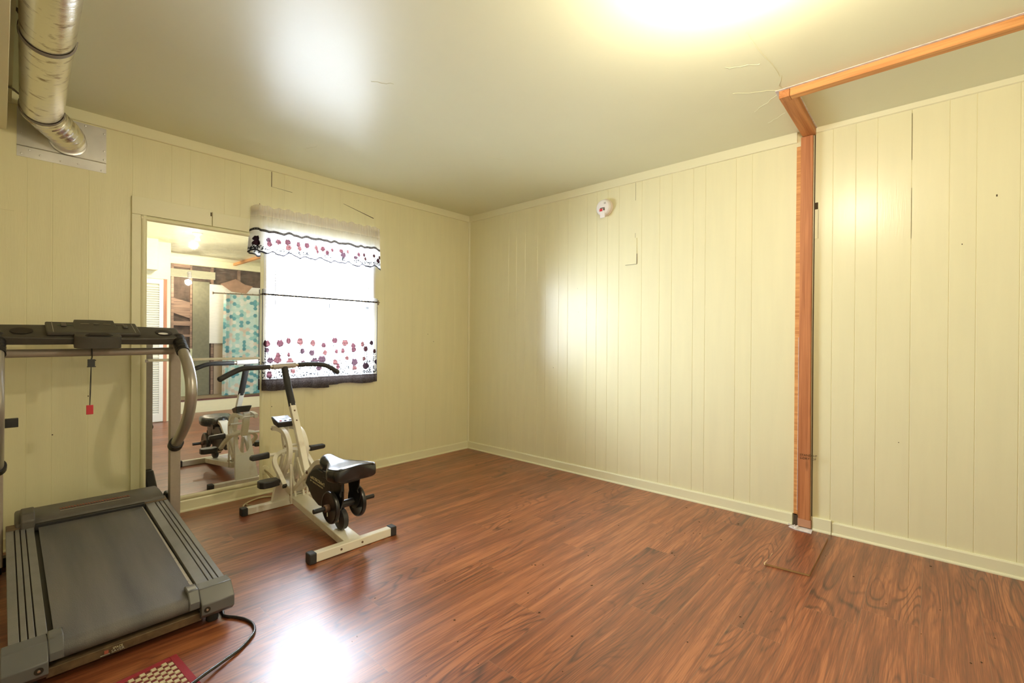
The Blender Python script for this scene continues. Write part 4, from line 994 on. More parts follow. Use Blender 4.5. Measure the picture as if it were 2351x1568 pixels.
# safety key hanging from the cross bar
sk = thing('safety_key', 'black cord and clip with a red plastic tag hanging from the treadmill cross bar', 'safety key', (.418, -2.935, 1.0))
yk = -2.959
mb = MB(); mb.tube(smoothp([(.395, yk, 1.068), (.412, yk, 1.066), (.4175, yk, 1.052), (.4185, yk, 1.035), (.416, yk + .001, 1.02), (.417, yk - .002, 1.005)], 5), .0032, 8, n=(0, 1, 0)); mb.build('hook', M['black_plastic'], sk)
mb = MB(); mb.box(.411, .421, yk - .016, yk + .012, .968, 1.008); mb.box(.413, .419, yk - .018, yk + .016, .968, .972); mb.box(.413, .419, yk + .006, yk + .016, 1.0, 1.005); mb.build('clip', M['black_plastic'], sk, bevel=.001)
mb = MB(); mb.tube(smoothp([(.416, yk - .003, .97), (.416, yk - .006, .87), (.416, yk - .007, .775)], 5), .0014, 6, n=(0, 1, 0)); mb.tube(smoothp([(.418, yk - .002, .97), (.417, yk - .003, .87), (.416, yk - .006, .775)], 5), .0014, 6, n=(0, 1, 0)); mb.build('cord', M['black_plastic'], sk)
mb = MB(); mb.box(.413, .418, yk - .020, yk + .007, .729, .776); mb.build('tag', M['red_plastic'], sk, bevel=.0015)

# power cord of the treadmill
pc = MB(); pc.tube(smoothp([(1.30, -2.70, .012), (1.42, -2.66, .008), (1.476, -2.664, .006), (1.52, -2.637, .006), (1.565, -2.615, .006), (1.62, -2.606, .006), (1.672, -2.618, .006), (1.706, -2.645, .006), (1.73, -2.672, .006), (1.752, -2.702, .007), (1.79, -2.774, .012), (1.83, -2.84, .020), (1.93, -2.99, .03), (2.1, -3.2, .012), (2.2, -3.5, .006)], 8), .0056, 10, n=(0, 0, 1))
tag(pc.build('power_cord', M['cord_black'], smooth=60), 'black power cord curving over the floor out from under the treadmill', 'cord')

# ================================================================== RUG
def rug():
    r = thing('woven_rug', 'red bordered rug with a cream and red checked weave at the bottom edge', 'rug', (1.7, -3.2, 0))
    # corner at c, one edge runs along +x/+y small, another along -y
    c = V((1.607, -2.850)); d1 = V((.215, .018)).normalized(); d2 = V((.022, -.155)).normalized()
    W_, L_ = .62, 1.0
    def P(a, b, z): q = c + d1 * a + d2 * b; return (q.x, q.y, z)
    mb = MB(); b_ = .022
    for (a0, a1, b0, b1) in ((0, W_, 0, b_), (0, b_, b_, L_), (W_ - b_, W_, b_, L_)):
        mb.hexa([P(a0, b0, .0005), P(a1, b0, .0005), P(a1, b1, .0005), P(a0, b1, .0005)], [P(a0, b0, .006), P(a1, b0, .006), P(a1, b1, .006), P(a0, b1, .006)])
    mb.build('border', mat('dark_red_binding', (.30, .018, .03, 1), rough=.8, bump=.2, bscale=200), r, bevel=.001)
    s = .0152; na = int((W_ - 2 * b_) / s); nb = int(.62 / s); vs = []; fs = []; mi = []
    mb = MB()
    for i in range(na):
        for j in range(nb):
            a0, b0 = b_ + i * s, b_ + j * s; on = (i + j) % 2
            h = .0072 if on else .0052; g = .0014
            m0 = [P(a0 + g, b0 + g, h), P(a0 + s - g, b0 + g, h), P(a0 + s - g, b0 + s - g, h), P(a0 + g, b0 + s - g, h)]
            b4 = [P(a0 - .001, b0 - .001, .003), P(a0 + s + .001, b0 - .001, .003), P(a0 + s + .001, b0 + s + .001, .003), P(a0 - .001, b0 + s + .001, .003)]
            mb.add(b4 + m0, [(4, 5, 6, 7), (0, 1, 5, 4), (1, 2, 6, 5), (2, 3, 7, 6), (3, 0, 4, 7)], on)
    mb.build('woven_field', [mat('dark_red_yarn', (.17, .022, .02, 1), rough=.9, bump=.3, bscale=300), mat('cream_yarn', (.62, .54, .36, 1), rough=.9, bump=.3, bscale=300)], r, smooth=0)
rug()

# ================================================================== RIDER EXERCISE MACHINE
rd = thing('exercise_rider', 'ivory framed rider exercise machine with black saddle, pedals and foam handlebar', 'exercise machine', (.8, -1.99, 0))
Rp = lambda nm, mb, mt, bev=0.0, sm=35, parent=None: mb.build(nm, M[mt] if isinstance(mt, str) else mt, parent or rd, bevel=bev, smooth=sm)
YC = -1.992
# feet
rf = Rp('rear_foot', MB().box(1.262, 1.304, -2.212, -1.772, .002, .048), 'ivory', bev=.004)
for (a, b) in ((-2.243, -2.206), (-1.778, -1.742)): Rp('foot_cap', MB().box(1.257, 1.309, a, b, 0, .053), 'rubber', bev=.005, parent=rf)
for y in (-2.075, -1.955):
    mb = MB(); mb.lathe((1.304, y, .026), (1, 0, 0), [(.006, 0), (.005, .003)], 12); Rp('bolt', mb, 'rust', parent=rf)
ff = Rp('front_foot', MB().box(.333, .377, -2.222, -1.772, .002, .044), 'ivory', bev=.004)
for (a, b) in ((-2.252, -2.216), (-1.778, -1.742)): Rp('foot_cap', MB().box(.328, .382, a, b, 0, .049), 'rubber', bev=.005, parent=ff)
# beam
mb = MB(); w = .046
mb.hexa([(1.268, YC - w, .002), (1.268, YC + w, .002), (.555, YC + w, .090), (.555, YC - w, .090)], [(1.268, YC - w, .046), (1.268, YC + w, .046), (.555, YC + w, .132), (.555, YC - w, .132)])
Rp('main_beam', mb, 'ivory', bev=.004)
mb = MB(); w = .030
mb.hexa([(.60, YC - w, .092), (.60, YC + w, .092), (.394, YC + w, .145), (.394, YC - w, .145)], [(.60, YC - w, .130), (.60, YC + w, .130), (.408, YC + w, .202), (.408, YC - w, .202)])
Rp('beam_neck', mb, 'ivory', bev=.003)
# front plate with a U cut, leaning, from the front foot up to two arms
U = []
def fp(y, s, off=0): # s 0..1 up the plate
    return V((.348 + .118 * s + off, YC + y, .040 + .35 * s))
arc = [(.036 * math.cos(a), .66 - .12 * math.sin(a)) for a in [math.pi * i / 10 for i in range(1, 10)]]
poly = [(-.078, 0), (.078, 0), (.072, .30), (.064, .55), (.054, .98), (.032, .98), (.038, .66)] + arc + [(-.038, .66), (-.032, .98), (-.054, .98), (-.064, .55), (-.072, .30)]
k = len(poly); mb = MB()
mb.add([fp(a, b, -.004) for a, b in poly] + [fp(a, b, .004) for a, b in poly], [list(range(k))[::-1], [k + i for i in range(k)]] + [[i, (i + 1) % k, k + (i + 1) % k, k + i] for i in range(k)])
Rp('front_plate', mb, 'ivory')
for sg in (-1, 1):
    mb = MB(); pts = [fp(sg * .076, 0, .012), fp(sg * .070, .30, .012), fp(sg * .062, .55, .012), fp(sg * .053, .95, .012)]
    mb.rbar(pts, .004, .024, n=(0, 1, 0)); Rp('plate_flange', mb, 'ivory')
mb = MB(); mb.rbar([(.425, YC, .365), (.380, YC, .47), (.366, YC, .548)], .046, .030); Rp('monitor_post', mb, 'ivory', bev=.003)
# C-shaped side bars
for sg in (-1, 1):
    y = YC + sg * .051
    pts = smoothp([(.315, y, .522), (.400, y, .530), (.475, y, .522), (.535, y, .492), (.572, y, .440), (.574, y, .385), (.545, y, .330), (.490, y, .262), (.438, y, .200)], 6)
    mb = MB(); mb.rbar(pts, .027, .033); b = Rp('side_bar', mb, 'ivory', bev=.002, sm=50)
    for (x, z) in ((.325, .520), (.545, .440)):
        mb = MB(); mb.lathe((x, y + sg * .012, z), (0, sg, 0), [(.009, 0), (.008, .005), (.004, .008)], 14); Rp('bolt', mb, 'chrome', parent=b)
    mb = MB(); mb.rbar([(.592, y, .330), (.600, y, .150), (.602, y, .088)], .010, .012); Rp('damper_rod', mb, 'ivory')
    mb = MB(); mb.rbar([(.615, y * .4 + YC * .6, .370), (.700, y * .4 + YC * .6, .262), (.73, y * .4 + YC * .6, .215)], .012, .024); Rp('link_bar', mb, 'ivory')
    mb = MB(); mb.rbar([(.60, y * .5 + YC * .5, .12), (.56, y * .5 + YC * .5, .22), (.52, y * .5 + YC * .5, .34)], .012, .03); Rp('link_bar', mb, 'ivory')
for (x, z, l, r) in ((.545, .440, .058, .008), (.60, .142, .060, .006), (.325, .520, .05, .006)):
    mb = MB(); mb.tube([(x, YC - l, z), (x, YC + l, z)], r, 12); Rp('axle', mb, 'ivory' if z > .2 else 'chrome')
# handle upright
hp = [(.362, YC, .925), (.490, YC, .682)]
mb = MB(); mb.rbar([(.482, YC, .695), (.620, YC, .452), (.700, YC, .300)], .036, .034); up_ = Rp('handle_upright', mb, 'ivory', bev=.003)
for t_ in (.12, .27):
    p = V((.482, YC, .695)).lerp(V((.700, YC, .300)), t_) + V((.0149, 0, .0085)) * 1.0
    mb = MB(); mb.lathe(p, (.87, 0, .49), [(.006, 0), (.006, .001), (.003, .003)], 12); Rp('bolt', mb, 'rust', parent=up_)
for sg in (-1, 1):
    mb = MB(); mb.rbar([(.690, YC + sg * .014, .318), (.735, YC + sg * .014, .238)], .004, .026); Rp('clevis', mb, 'ivory', parent=up_)
mb = MB(); mb.tube([(.360, YC, .925), (.425, YC, .800), (.490, YC, .681)], .0215, 20, n=(0, 1, 0)); Rp('upright_foam', mb, 'foam', sm=60)
mb = MB(); mb.tube([(.358, -2.068, .934), (.358, -1.918, .941)], .0185, 24); Rp('handle_tee', mb, 'steel_grey', bev=.0015)
for sg, yy in ((-1, [(-2.068, .934), (-2.085, .9335), (-2.15, .9325), (-2.245, .930), (-2.315, .905), (-2.385, .870)]), (1, [(-1.918, .941), (-1.902, .9415), (-1.83, .943), (-1.735, .938), (-1.68, .915), (-1.632, .880)])):
    xs = [.358, .358, .360, .366, .380, .398]
    pts = [(xs[i], yy[i][0], yy[i][1]) for i in range(6)]
    mb = MB(); mb.tube([pts[0], pts[1]], .013, 16, n=(0, 0, 1)); Rp('handle_ferrule', mb, 'chrome')
    fp_ = smoothp(pts[1:], 7)
    fp_ = fp_ + [V(fp_[-1]) + (V(fp_[-1]) - V(fp_[-2])).normalized() * .006]
    mb = MB(); mb.tube(fp_, .0165, 18, n=(1, 0, 0), scales=[1] * (len(fp_) - 1) + [.7]); Rp('handle_grip', mb, 'foam', sm=60)
# monitor
mo = MB(); a = R(-12)
mo.hexa([(.365, -2.062, .555), (.445, -2.062, .542), (.445, -1.972, .542), (.365, -1.972, .555)], [(.345, -2.072, .603), (.455, -2.070, .575), (.455, -1.962, .575), (.345, -1.960, .603)])
mo_ = Rp('monitor', mo, 'black_plastic', bev=.004)
mo = MB(); mo.hexa([(.352, -2.065, .6018), (.450, -2.064, .5768), (.450, -1.968, .5768), (.352, -1.967, .6018)], [(.352, -2.065, .6040), (.450, -2.064, .5790), (.450, -1.968, .5790), (.352, -1.967, .6040)])
Rp('monitor_face', mo, mat('grey_monitor_face', (.24, .25, .28, 1), rough=.3), parent=mo_)
mo = MB(); mo.hexa([(.368, -2.048, .5995), (.400, -2.048, .5913), (.400, -1.986, .5913), (.368, -1.986, .5995)], [(.368, -2.048, .6010), (.400, -2.048, .5928), (.400, -1.986, .5928), (.368, -1.986, .6010)])
Rp('screen', mo, mat('pale_screen', (.16, .18, .20, 1), rough=.2), parent=mo_)
for i, y in enumerate((-2.05, -2.02, -1.99)):
    mb = MB(); mb.box(.428, .437, y, y + .013, .581, .5865); Rp('button', mb, 'red_plastic' if i == 0 else 'black_plastic', parent=mo_, bev=.001)
# upper pegs
mb = MB(); mb.tube([(.440, -2.125, .375), (.440, -1.850, .375)], .010, 14); Rp('peg_axle', mb, 'ivory')
def pad(pts, nm='foot_peg'):
    """tapered octagonal block along y; pts: (x,y,z,halfx,halfz)"""
    mb = MB(); vs = []; n = len(pts)
    for (x, y, z, hx, hz) in pts:
        c = .35
        for (a, b) in ((-1, -1 + c), (-1 + c, -1), (1 - c, -1), (1, -1 + c), (1, 1 - c), (1 - c, 1), (-1 + c, 1), (-1, 1 - c)): vs.append((x + a * hx, y, z + b * hz))
    fs = [[i * 8 + j, i * 8 + (j + 1) % 8, (i + 1) * 8 + (j + 1) % 8, (i + 1) * 8 + j] for i in range(n - 1) for j in range(8)] + [list(range(8)), [(n - 1) * 8 + j for j in range(8)][::-1]]
    mb.add(vs, fs); return Rp(nm, mb, 'black_plastic', bev=.002)
pad([(.44, -2.118, .376, .019, .019), (.44, -2.215, .373, .022, .017), (.44, -2.226, .372, .016, .010)])
pad([(.44, -1.855, .376, .019, .018), (.44, -1.762, .377, .021, .015), (.44, -1.752, .377, .016, .010)])
# horseshoe fork to the lower pedals
fk = smoothp([(.640, -2.100, .222), (.580, -2.100, .268), (.500, -2.100, .318), (.462, -2.088, .352), (.448, -2.055, .376), (.446, YC, .388), (.448, -1.928, .376), (.462, -1.895, .352), (.500, -1.883, .318), (.580, -1.883, .268), (.640, -1.883, .222)], 6)
mb = MB(); mb.sweep(fk, [(-.012, -.013), (.012, -.013), (.012, .013), (-.012, .013)], (.6, 0, .8)); Rp('pedal_fork', mb, 'ivory', bev=.002, sm=50)
for y in (-2.100, -1.883):
    mb = MB(); mb.rbar([(.634, y, .2265), (.650, y, .214)], .022, .022); Rp('fork_plug', mb, 'black_plastic')
mb = MB(); mb.tube([(.605, -2.135, .243), (.605, -2.085, .243)], .010, 12); Rp('pedal_axle', mb, 'black_metal')
mb = MB(); mb.tube([(.605, -1.90, .243), (.605, -1.85, .243)], .010, 12); Rp('pedal_axle', mb, 'black_metal')
def lowpad(ya, yb):
    d = 1 if yb > ya else -1
    mb = MB(); n = 10; pl = []
    base_ = [(.578, ya), (.640, ya), (.654, ya + (yb - ya) * .45), (.650, ya + (yb - ya) * .85), (.632, yb), (.590, yb), (.572, ya + (yb - ya) * .85), (.566, ya + (yb - ya) * .45)]
    mb.prism(base_, .226, .266, axis='z'); return Rp('lower_pedal', mb, 'black_plastic', bev=.005)
lowpad(-2.125, -2.238); lowpad(-1.858, -1.748)
# seat arm, bent over the cover
mb = MB(); mb.rbar(arcp([(.580, YC, .160), (.790, YC, .316), (.885, YC, .391), (.950, YC, .408), (1.10, YC, .388)], 6, .035), .066, .028); Rp('seat_arm', mb, 'ivory', bev=.002, sm=50)
for sg in (-1, 1):
    mb = MB(); mb.lathe((.785, YC + sg * .033, .314), (0, sg, 0), [(.010, 0), (.009, .005), (.004, .008)], 14); Rp('bolt', mb, 'rust')
# black side cover with the name
cv = arcp([(.775, 0, .250), (.805, 0, .298), (.862, 0, .343), (.900, 0, .361), (.935, 0, .366), (1.10, 0, .345), (1.10, 0, .20), (1.02, 0, .165), (.950, 0, .155), (.872, 0, .180), (.815, 0, .225), (.775, 0, .262)], 3, .012)
poly = [(p.x, p.z) for p in cv[:-1]]
for (ya, yb) in ((YC - .040, YC - .022), (YC + .022, YC + .040)):
    mb = MB(); mb.prism(poly, ya, yb, axis='y'); cvo = Rp('side_cover', mb, 'black_plastic', bev=.004, parent=rd)
    if ya < YC - .03:
        text_mesh('aeROBICRider2', .026, (.846, YC - .0408, .296), (1, 0, -.085), (.085, 0, 1), M['gold_print'], 'brand_lettering', cvo, width=.178, bold=.0004)
        text_mesh('BY HEALTHRIDER', .011, (.843, YC - .0408, .279), (1, 0, -.09), (.085, 0, 1), M['gold_print'], 'brand_lettering', cvo, width=.165)
# saddle
def saddle():
    mb = MB(); nx, na = 22, 28; vs = []
    for i in range(nx + 1):
        t = i / nx; x = .935 + .335 * t
        # half width along the length: rounded nose, waist, wide rear
        wn_ = .054 + .010 * math.sin(t * math.pi) * 0
        wdt = .052 if t < .30 else .052 + (.124 - .052) * (0.5 - 0.5 * math.cos(math.pi * min(1, (t - .30) / .45)))
        wdt *= math.sqrt(max(0, 1 - ((.10 - t) / .10) ** 2)) if t < .10 else 1
        wdt *= math.sqrt(max(0, 1 - ((t - .90) / .10) ** 2)) * .12 + .88 if t > .90 else 1
        zt_ = .456 - .020 * math.sin(t * math.pi) - .022 * t; th = .082 if t < .35 else .082 - .002 * min(1, (t - .35) / .3)
        hh = th / 2; e = math.sqrt(max(0, 1 - ((.09 - t) / .09) ** 2)) if t < .09 else 1
        if t > .95: e = .86 + .14 * math.sqrt(max(0, 1 - ((t - .95) / .05) ** 2))
        for j in range(na):
            a = 2 * math.pi * j / na; c, s = math.cos(a), math.sin(a)
            p = 2.0 + 3.2 * min(1, max(0, (t - .15) / .35))
            cc = math.copysign(abs(c) ** (2 / p), c); ss = math.copysign(abs(s) ** (2 / p), s)
            sag = -.010 * (1 - abs(cc)) * (1 if s > 0 else 0) * min(1, max(0, (t - .4) / .3)) * -1
            vs.append((x, YC + .008 + .018 * t + cc * max(wdt, .004), zt_ - hh + ss * hh * max(e, .12) + sag * .6))
    fs = [[i * na + j, i * na + (j + 1) % na, (i + 1) * na + (j + 1) % na, (i + 1) * na + j] for i in range(nx) for j in range(na)] + [list(range(na))[::-1], [nx * na + j for j in range(na)]]
    mb.add(vs, fs); o = Rp('saddle', mb, 'vinyl', sm=70)
    # piping round the rear rim
    pts = []
    for i in range(9, nx + 1):
        pts.append(V(vs[i * na + 3]) + V((0, .001, .001)))
    pts += [V(vs[nx * na + j]) + V((.002, 0, 0)) for j in range(3, 12)]
    pts += [V(vs[i * na + 11]) + V((0, -.001, .001)) for i in range(nx, 8, -1)]
    mb = MB(); mb.tube(pts, .0022, 6, n=(0, 0, 1)); Rp('piping', mb, 'vinyl', parent=o)
saddle()
mb = MB(); mb.box(1.02, 1.22, YC - .05, YC + .06, .335, .375); Rp('saddle_plate', mb, 'black_metal', bev=.003)
# hangers for the weight bar
def hanger(y, mirror=False):
    poly = [(1.085, .375), (1.225, .375), (1.212, .300), (1.196, .275), (1.206, .262), (1.222, .268), (1.226, .300), (1.236, .298), (1.236, .255), (1.215, .205), (1.185, .172), (1.150, .165), (1.128, .185), (1.112, .240), (1.10, .30)]
    mb = MB(); mb.prism(poly, y - .003, y + .003, axis='y'); return Rp('weight_hanger', mb, 'black_metal')
hanger(YC - .038); hanger(YC + .066)
mb = MB(); mb.rbar([(1.095, YC, .37), (1.12, YC, .27), (1.130, YC, .15)], .034, .05, scales=[1, 1, .6]); Rp('roller_arm', mb, 'black_metal', bev=.003)
ro = MB(); ro.lathe((1.142, YC - .018, .1200), (0, 1, 0), [(.018, -.001), (.020, 0), (.050, 0), (.058, .005), (.058, .031), (.050, .036), (.02, .036)], 36); ro_ = Rp('roller_wheel', ro, 'rubber')
mb = MB(); mb.lathe((1.142, YC - .022, .1200), (0, -1, 0), [(.014, 0), (.012, .003), (.006, .005)], 16); Rp('wheel_hub', mb, 'chrome', parent=ro_)
# weight bar and its two discs
wb = thing('weight_bar', 'short black dumbbell bar with small plates hung under the rider saddle', 'weight bar', (1.158, -1.98, .205))
mb = MB(); mb.tube([(1.158, -2.158, .205), (1.158, -1.801, .205)], .0125, 18); mb.build('bar', M['black_metal'], wb, bevel=.002)
mb = MB(); mb.tube([(1.158, -2.030, .205), (1.158, -1.93, .205)], .021, 20); mb.build('sleeve', M['black_metal'], wb, bevel=.002)
for (y, d) in ((-2.062, -1), (-1.906, 1)):
    mb = MB(); mb.lathe((1.158, y - .010, .205), (0, 1, 0), [(.020, 0), (.070, 0), (.078, -.003), (.086, 0), (.088, .006), (.088, .014), (.086, .019), (.078, .022), (.070, .019), (.02, .019)], 44); mb.build('weight_plate', M['black_metal'], wb)
    mb = MB(); mb.lathe((1.158, y + d * .010, .205), (0, d, 0), [(.019, 0), (.020, .003), (.020, .022), (.017, .026)], 22); c_ = mb.build('collar', M['rust'], wb)
    mb = MB(); mb.tube([(1.165, y + d * .022, .185), (1.172, y + d * .024, .165)], .005, 10, n=(0, 1, 0)); mb.build('set_screw', M['chrome'], wb)

# cable and round blank plate by the machine
cp = thing('cable_outlet', 'round painted blank plate on the left wall low beside the mirror', 'cable outlet', (0, -2.0, .144))
mb = MB(); mb.lathe((0, -1.985, .170), (1, 0, 0), [(.032, 0), (.032, .003), (.029, .006), (.004, .007)], 28); mb.build('cover_plate', M['trim'], cp)
mb = MB(); mb.tube(smoothp([(.004, -1.985, .172), (.06, -1.96, .140), (.14, -1.92, .06), (.20, -1.90, .012), (.16, -1.93, .006), (.10, -2.05, .006), (.15, -2.155, .006), (.22, -2.19, .006), (.26, -2.15, .006), (.24, -2.07, .006), (.20, -1.98, .006)], 8), .0052, 8, n=(1, 0, .3)); mb.build('cable', M['cable_tan'], cp)
mb = MB(); mb.tube(smoothp([(.004, -1.984, .166), (.05, -1.965, .130), (.12, -1.93, .05), (.17, -1.93, .010), (.09, -2.02, .006), (.13, -2.13, .006), (.19, -2.16, .006), (.235, -2.135, .006)], 8), .0048, 8, n=(1, 0, .3)); mb.build('cable', M['cable_tan'], cp)

# ================================================================== CEILING LIGHTS
def lamp(x, y, lab, z=2.4):
    l = thing('ceiling_lamp', lab, 'lamp', (x, y, z))
    mb = MB(); mb.lathe((x, y, z), (0, 0, -1), [(.055, 0), (.055, .012), (.035, .028), (.022, .040), (.0, .042)], 28); mb.build('lamp_holder', M['white_plastic'], l)
    return l
L1 = lamp(3.10, -1.66, 'bare bulb lamp holder on the ceiling in the middle of the room')
mb = MB(); mb.lathe((3.10, -1.66, 2.372), (0, 0, -1), [(.012, 0), (.013, .02), (.024, .04), (.028, .06)], 20); mb.build('bulb', M['bulb'], L1)
lamp(2.3, -4.75, 'unseen lamp holder added on the ceiling behind the camera for the fill light')  # holder added to go with the rear fill light

# ================================================================== THE FAR SIDE, SEEN IN THE MIRROR
# louvred door with bare jamb in the side wall
dr = MB()
y0, y1, z0, z1 = -2.60, -1.815, .012, 1.895; xd = XR - .034
st_ = .045
for (a, b, c, d_) in ((y0, y0 + st_, z0, z1), (y1 - st_, y1, z0, z1), ((y0 + y1) / 2 - st_, (y0 + y1) / 2 + st_, z0, z1)) + tuple((a_, b_, c_, d2) for (c_, d2) in ((z0, z0 + .10), (z1 - .06, z1), (.93, 1.0)) for (a_, b_) in ((y0 + st_, (y0 + y1) / 2 - st_), ((y0 + y1) / 2 + st_, y1 - st_))):
    dr.box(xd, xd + .028, a, b, c, d_)
door = dr.build('door_1', M['door_white'], kind='structure', smooth=0)
mb = MB()
z = z0 + .115
while z < z1 - .08:
    if not (.90 < z < 1.0):
        for (a, b) in ((y0 + st_, (y0 + y1) / 2 - st_), ((y0 + y1) / 2 + st_, y1 - st_)):
            mb.hexa([(xd + .024, a, z), (xd + .024, b, z), (xd + .004, b, z - .018), (xd + .004, a, z - .018)], [(xd + .026, a, z + .005), (xd + .026, b, z + .005), (xd + .006, b, z - .013), (xd + .006, a, z - .013)])
    z += .030
mb.build('louvres', M['door_white'], door, smooth=0)
MB().box(XR - .022, XR, y1 + .004, y1 + .042, 0, 1.90).build('trim_7', M['jamb'], kind='structure', smooth=0)
MB().box(XR - .015, XR, y0 - .05, y1 + .05, 1.905, 1.92).build('trim_8', M['trim'], kind='structure', smooth=0)
MB().box(XR - .18, XR, -2.45, -1.90, 2.0, 2.4).build('trim_9', M['trim'], kind='structure', bevel=.003)
# alcove: raised floor, curb, framing
MB().box(4.64, 4.70, AY, 0, 0, .178).build('trim_10', M['trim'], kind='structure', smooth=0)
MB().box(4.63, 4.72, AY, 0, .178, .195).build('trim_11', mat('dark_red_sill_wood', (.12, .03, .022, 1), rough=.5), kind='structure', smooth=0)
MB().box(4.72, AX, -3.0, 0, .0, .175).build('floor', mat('bare_alcove_floor', (.34, .27, .19, 1), rough=.7, var=.2, vscale=8), kind='structure', smooth=0)
hdr = tag(MB().box(4.90, 4.935, -1.56, -.98, 2.05, 2.165).build('header_board', M['trim'], bevel=.002), 'short cream board fixed high across the unfinished alcove', 'board')
ab = thing('ceiling_lamp', 'small white bulb on the cream board in the unfinished alcove', 'lamp', (4.88, -1.33, 2.05))
mb = MB(); mb.lathe((4.899, -1.33, 2.115), (-1, 0, 0), [(.03, 0), (.03, .012), (.02, .03)], 16); mb.build('lamp_holder', M['white_plastic'], ab)
mb = MB(); mb.lathe((4.868, -1.33, 2.10), (0, 0, -1), [(.012, -.02), (.016, 0), (.030, .03), (.026, .055), (.006, .068)], 18); mb.build('bulb', M['white_plastic'], ab)
# framing studs and braces on the alcove wall
for (ya, yb, za, zb, nm) in ((-1.455, -1.42, .18, 2.3, 'a'), (-.905, -.868, .18, 2.3, 'b'), (-.50, -.46, .18, 2.3, 'c'), (-1.20, -1.172, .18, 2.3, 'd')):
    tag(MB().box(AX - .05, AX, ya, yb, za, zb).build('framing_stud', M['plank_brown'], bevel=.001), {'a': 'old dark stud at the left end of the open alcove framing', 'b': 'old dark stud showing below the white drywall sheet', 'c': 'old dark stud behind the shower curtain', 'd': 'old dark stud right beside the grey-green building paper'}[nm], 'wood stud', 'framing studs of the alcove')
for (z, h) in ((1.32, .07), (1.14, .035), (2.26, .10)):
    tag(MB().box(AX - .045, AX, -1.42, -1.20, z, z + h).build('framing_brace', M['plank_brown']), {1.32: 'wider dark timber between alcove studs at chest height', 1.14: 'thin dark timber just below the wider one between alcove studs', 2.26: 'dark timber high under the alcove ceiling'}[z], 'timber', 'braces of the alcove wall')
tag(MB().hexa([(AX - .04, -1.42, 1.52), (AX - .04, -1.20, 1.44), (AX, -1.20, 1.44), (AX, -1.42, 1.52)], [(AX - .04, -1.42, 1.76), (AX - .04, -1.20, 1.70), (AX, -1.20, 1.70), (AX, -1.42, 1.76)]).build('rough_plank', M['plank_brown']), 'slanting rough brown plank on the alcove wall', 'plank')
tag(MB().box(AX - .064, AX - .052, -1.168, -.93, .18, 2.05).build('building_paper', M['paper'], smooth=0), 'grey-green strip of ribbed building paper on the alcove wall', 'building paper')
tag(MB().box(AX - .062, AX - .052, -1.34, -1.17, .18, .945).build('green_panel', M['greenwall'], smooth=0), 'pale green low panel leaning at the alcove wall', 'panel')
tag(MB().box(AX - .085, AX - .072, -.935, -.12, 1.034, 2.02).build('drywall_sheet', M['board_white'], smooth=0), 'white sheet of drywall behind the patterned shower curtain', 'drywall')
tag(MB().box(AX - .064, AX - .052, -.864, -.50, .18, 1.03).build('fibreboard_sheet', mat('beige_panel', (.42, .32, .23, 1), rough=.7), smooth=0), 'beige panel below the white drywall sheet', 'panel')
a = .25
tag(MB().add([(4.99, -.88, 2.00), (4.99, -.66, 2.10), (4.99, -.52, 2.02), (4.99, -.40, 2.0), (4.99, -.50, 1.87), (4.99, -.72, 1.89), (5.005, -.88, 2.00), (5.005, -.66, 2.10), (5.005, -.52, 2.02), (5.005, -.40, 2.0), (5.005, -.50, 1.87), (5.005, -.72, 1.89)], [(0, 1, 2, 3, 4, 5), (11, 10, 9, 8, 7, 6), (0, 6, 7, 1), (1, 7, 8, 2), (2, 8, 9, 3), (3, 9, 10, 4), (4, 10, 11, 5), (5, 11, 6, 0)]).build('plywood_scrap', mat('knotty_plywood', (.42, .24, .15, 1), rough=.7, var=.2, vscale=14), smooth=0), 'irregular scrap of plywood with a red knot above the shower curtain', 'plywood')
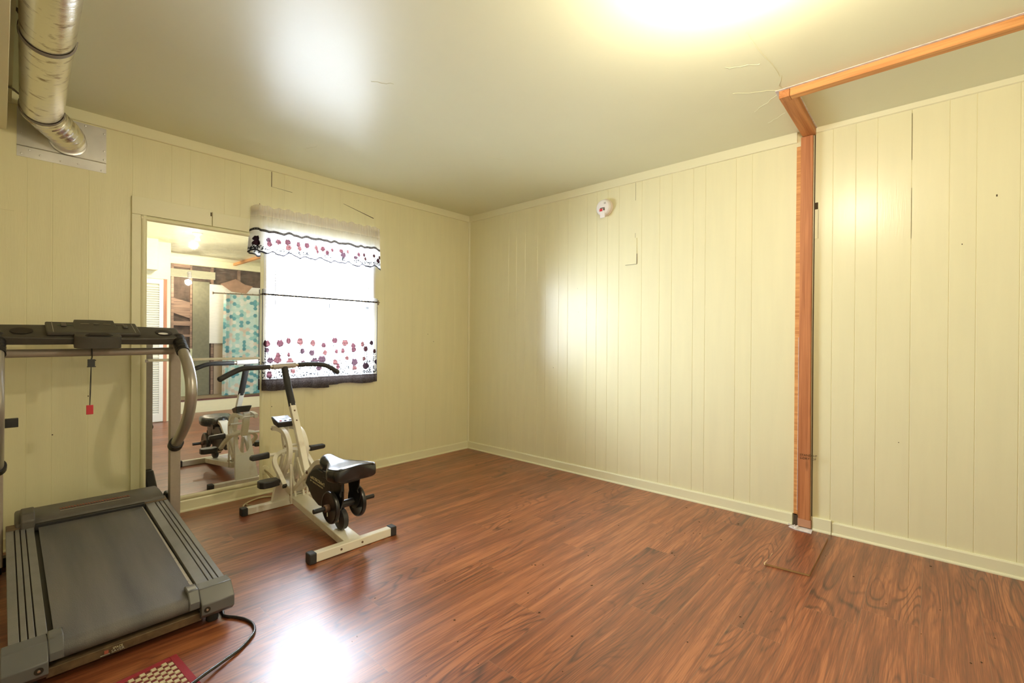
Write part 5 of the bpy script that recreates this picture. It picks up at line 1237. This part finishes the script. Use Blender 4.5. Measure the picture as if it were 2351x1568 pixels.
for (x, z, h, lab) in ((5.3, 2.30, .10, 'cream painted beam under the alcove ceiling'),):
    tag(MB().box(x, x + .06, -1.73, 0, z, z + h).build('ceiling_beam', M['trim']), lab, 'beam')
# shower curtain
sr = thing('shower_rod', 'thin metal shower rod in the unfinished alcove', 'shower rod', (4.86, -.6, 1.845))
mb = MB(); mb.tube([(4.86, -1.02, 1.835), (4.86, 0, 1.86)], .009, 12); mb.build('rod', M['rod'], sr)
mb = MB(); mb.lathe((4.86, -1.02, 1.835), (0, 1, 0), [(.022, -.006), (.022, 0), (.012, .012)], 16); mb.build('rod_end', M['rod'], sr)
sh = thing('shower_curtain', 'turquoise and white hexagon patterned shower curtain seen in the mirror', 'shower curtain', (4.87, -.55, .2))
HC = np.array([(.60, .77, .71), (.80, .84, .76), (.72, .62, .52), (.36, .64, .62), (.14, .36, .42), (.66, .80, .74), (.76, .70, .60), (.60, .77, .71), (.17, .42, .48), (.50, .74, .70)])
def hexc(U, Z, T, S):
    sz = .034; x_ = (2 / 3 * U) / sz; z_ = (-1 / 3 * U + math.sqrt(3) / 3 * Z) / sz; y_ = -x_ - z_
    rx, ry, rz = np.round(x_), np.round(y_), np.round(z_); dx, dy, dz = abs(rx - x_), abs(ry - y_), abs(rz - z_)
    a = (dx > dy) & (dx > dz); b = ~a & (dy > dz); c = ~a & ~b
    rx = np.where(a, -ry - rz, rx); rz = np.where(c, -rx - ry, rz)
    h = (rx.astype(np.int64) * 73856093 ^ rz.astype(np.int64) * 19349663) & 0xffffff
    h = ((h * 2654435761) >> 9) % 10
    return np.concatenate([HC[h], np.zeros(h.shape + (1,))], -1)
cloth('cloth', sh, -.860, -.10, lambda s: (.20 + 0 * s, 1.835 + 0 * s), .0075, lambda y, z, s, t: (4.875 + np.where(s > .13, .014, .03) * np.sin(y * np.where(s > .13, 34, 130)), .02 * (1 - t) * np.where(s < .5, -1, 0), 0 * z), hexc, M['shower_cloth'])
for i in range(10):
    y = -.865 + i * .084; mb = MB(); mb.lathe((4.86, y, 1.838 + (y + 1.02) * .0245), (0, 1, 0), [(.013, -.002), (.016, 0), (.013, .002)], 14)
    mb.build('curtain_ring', M['chrome'], sh)
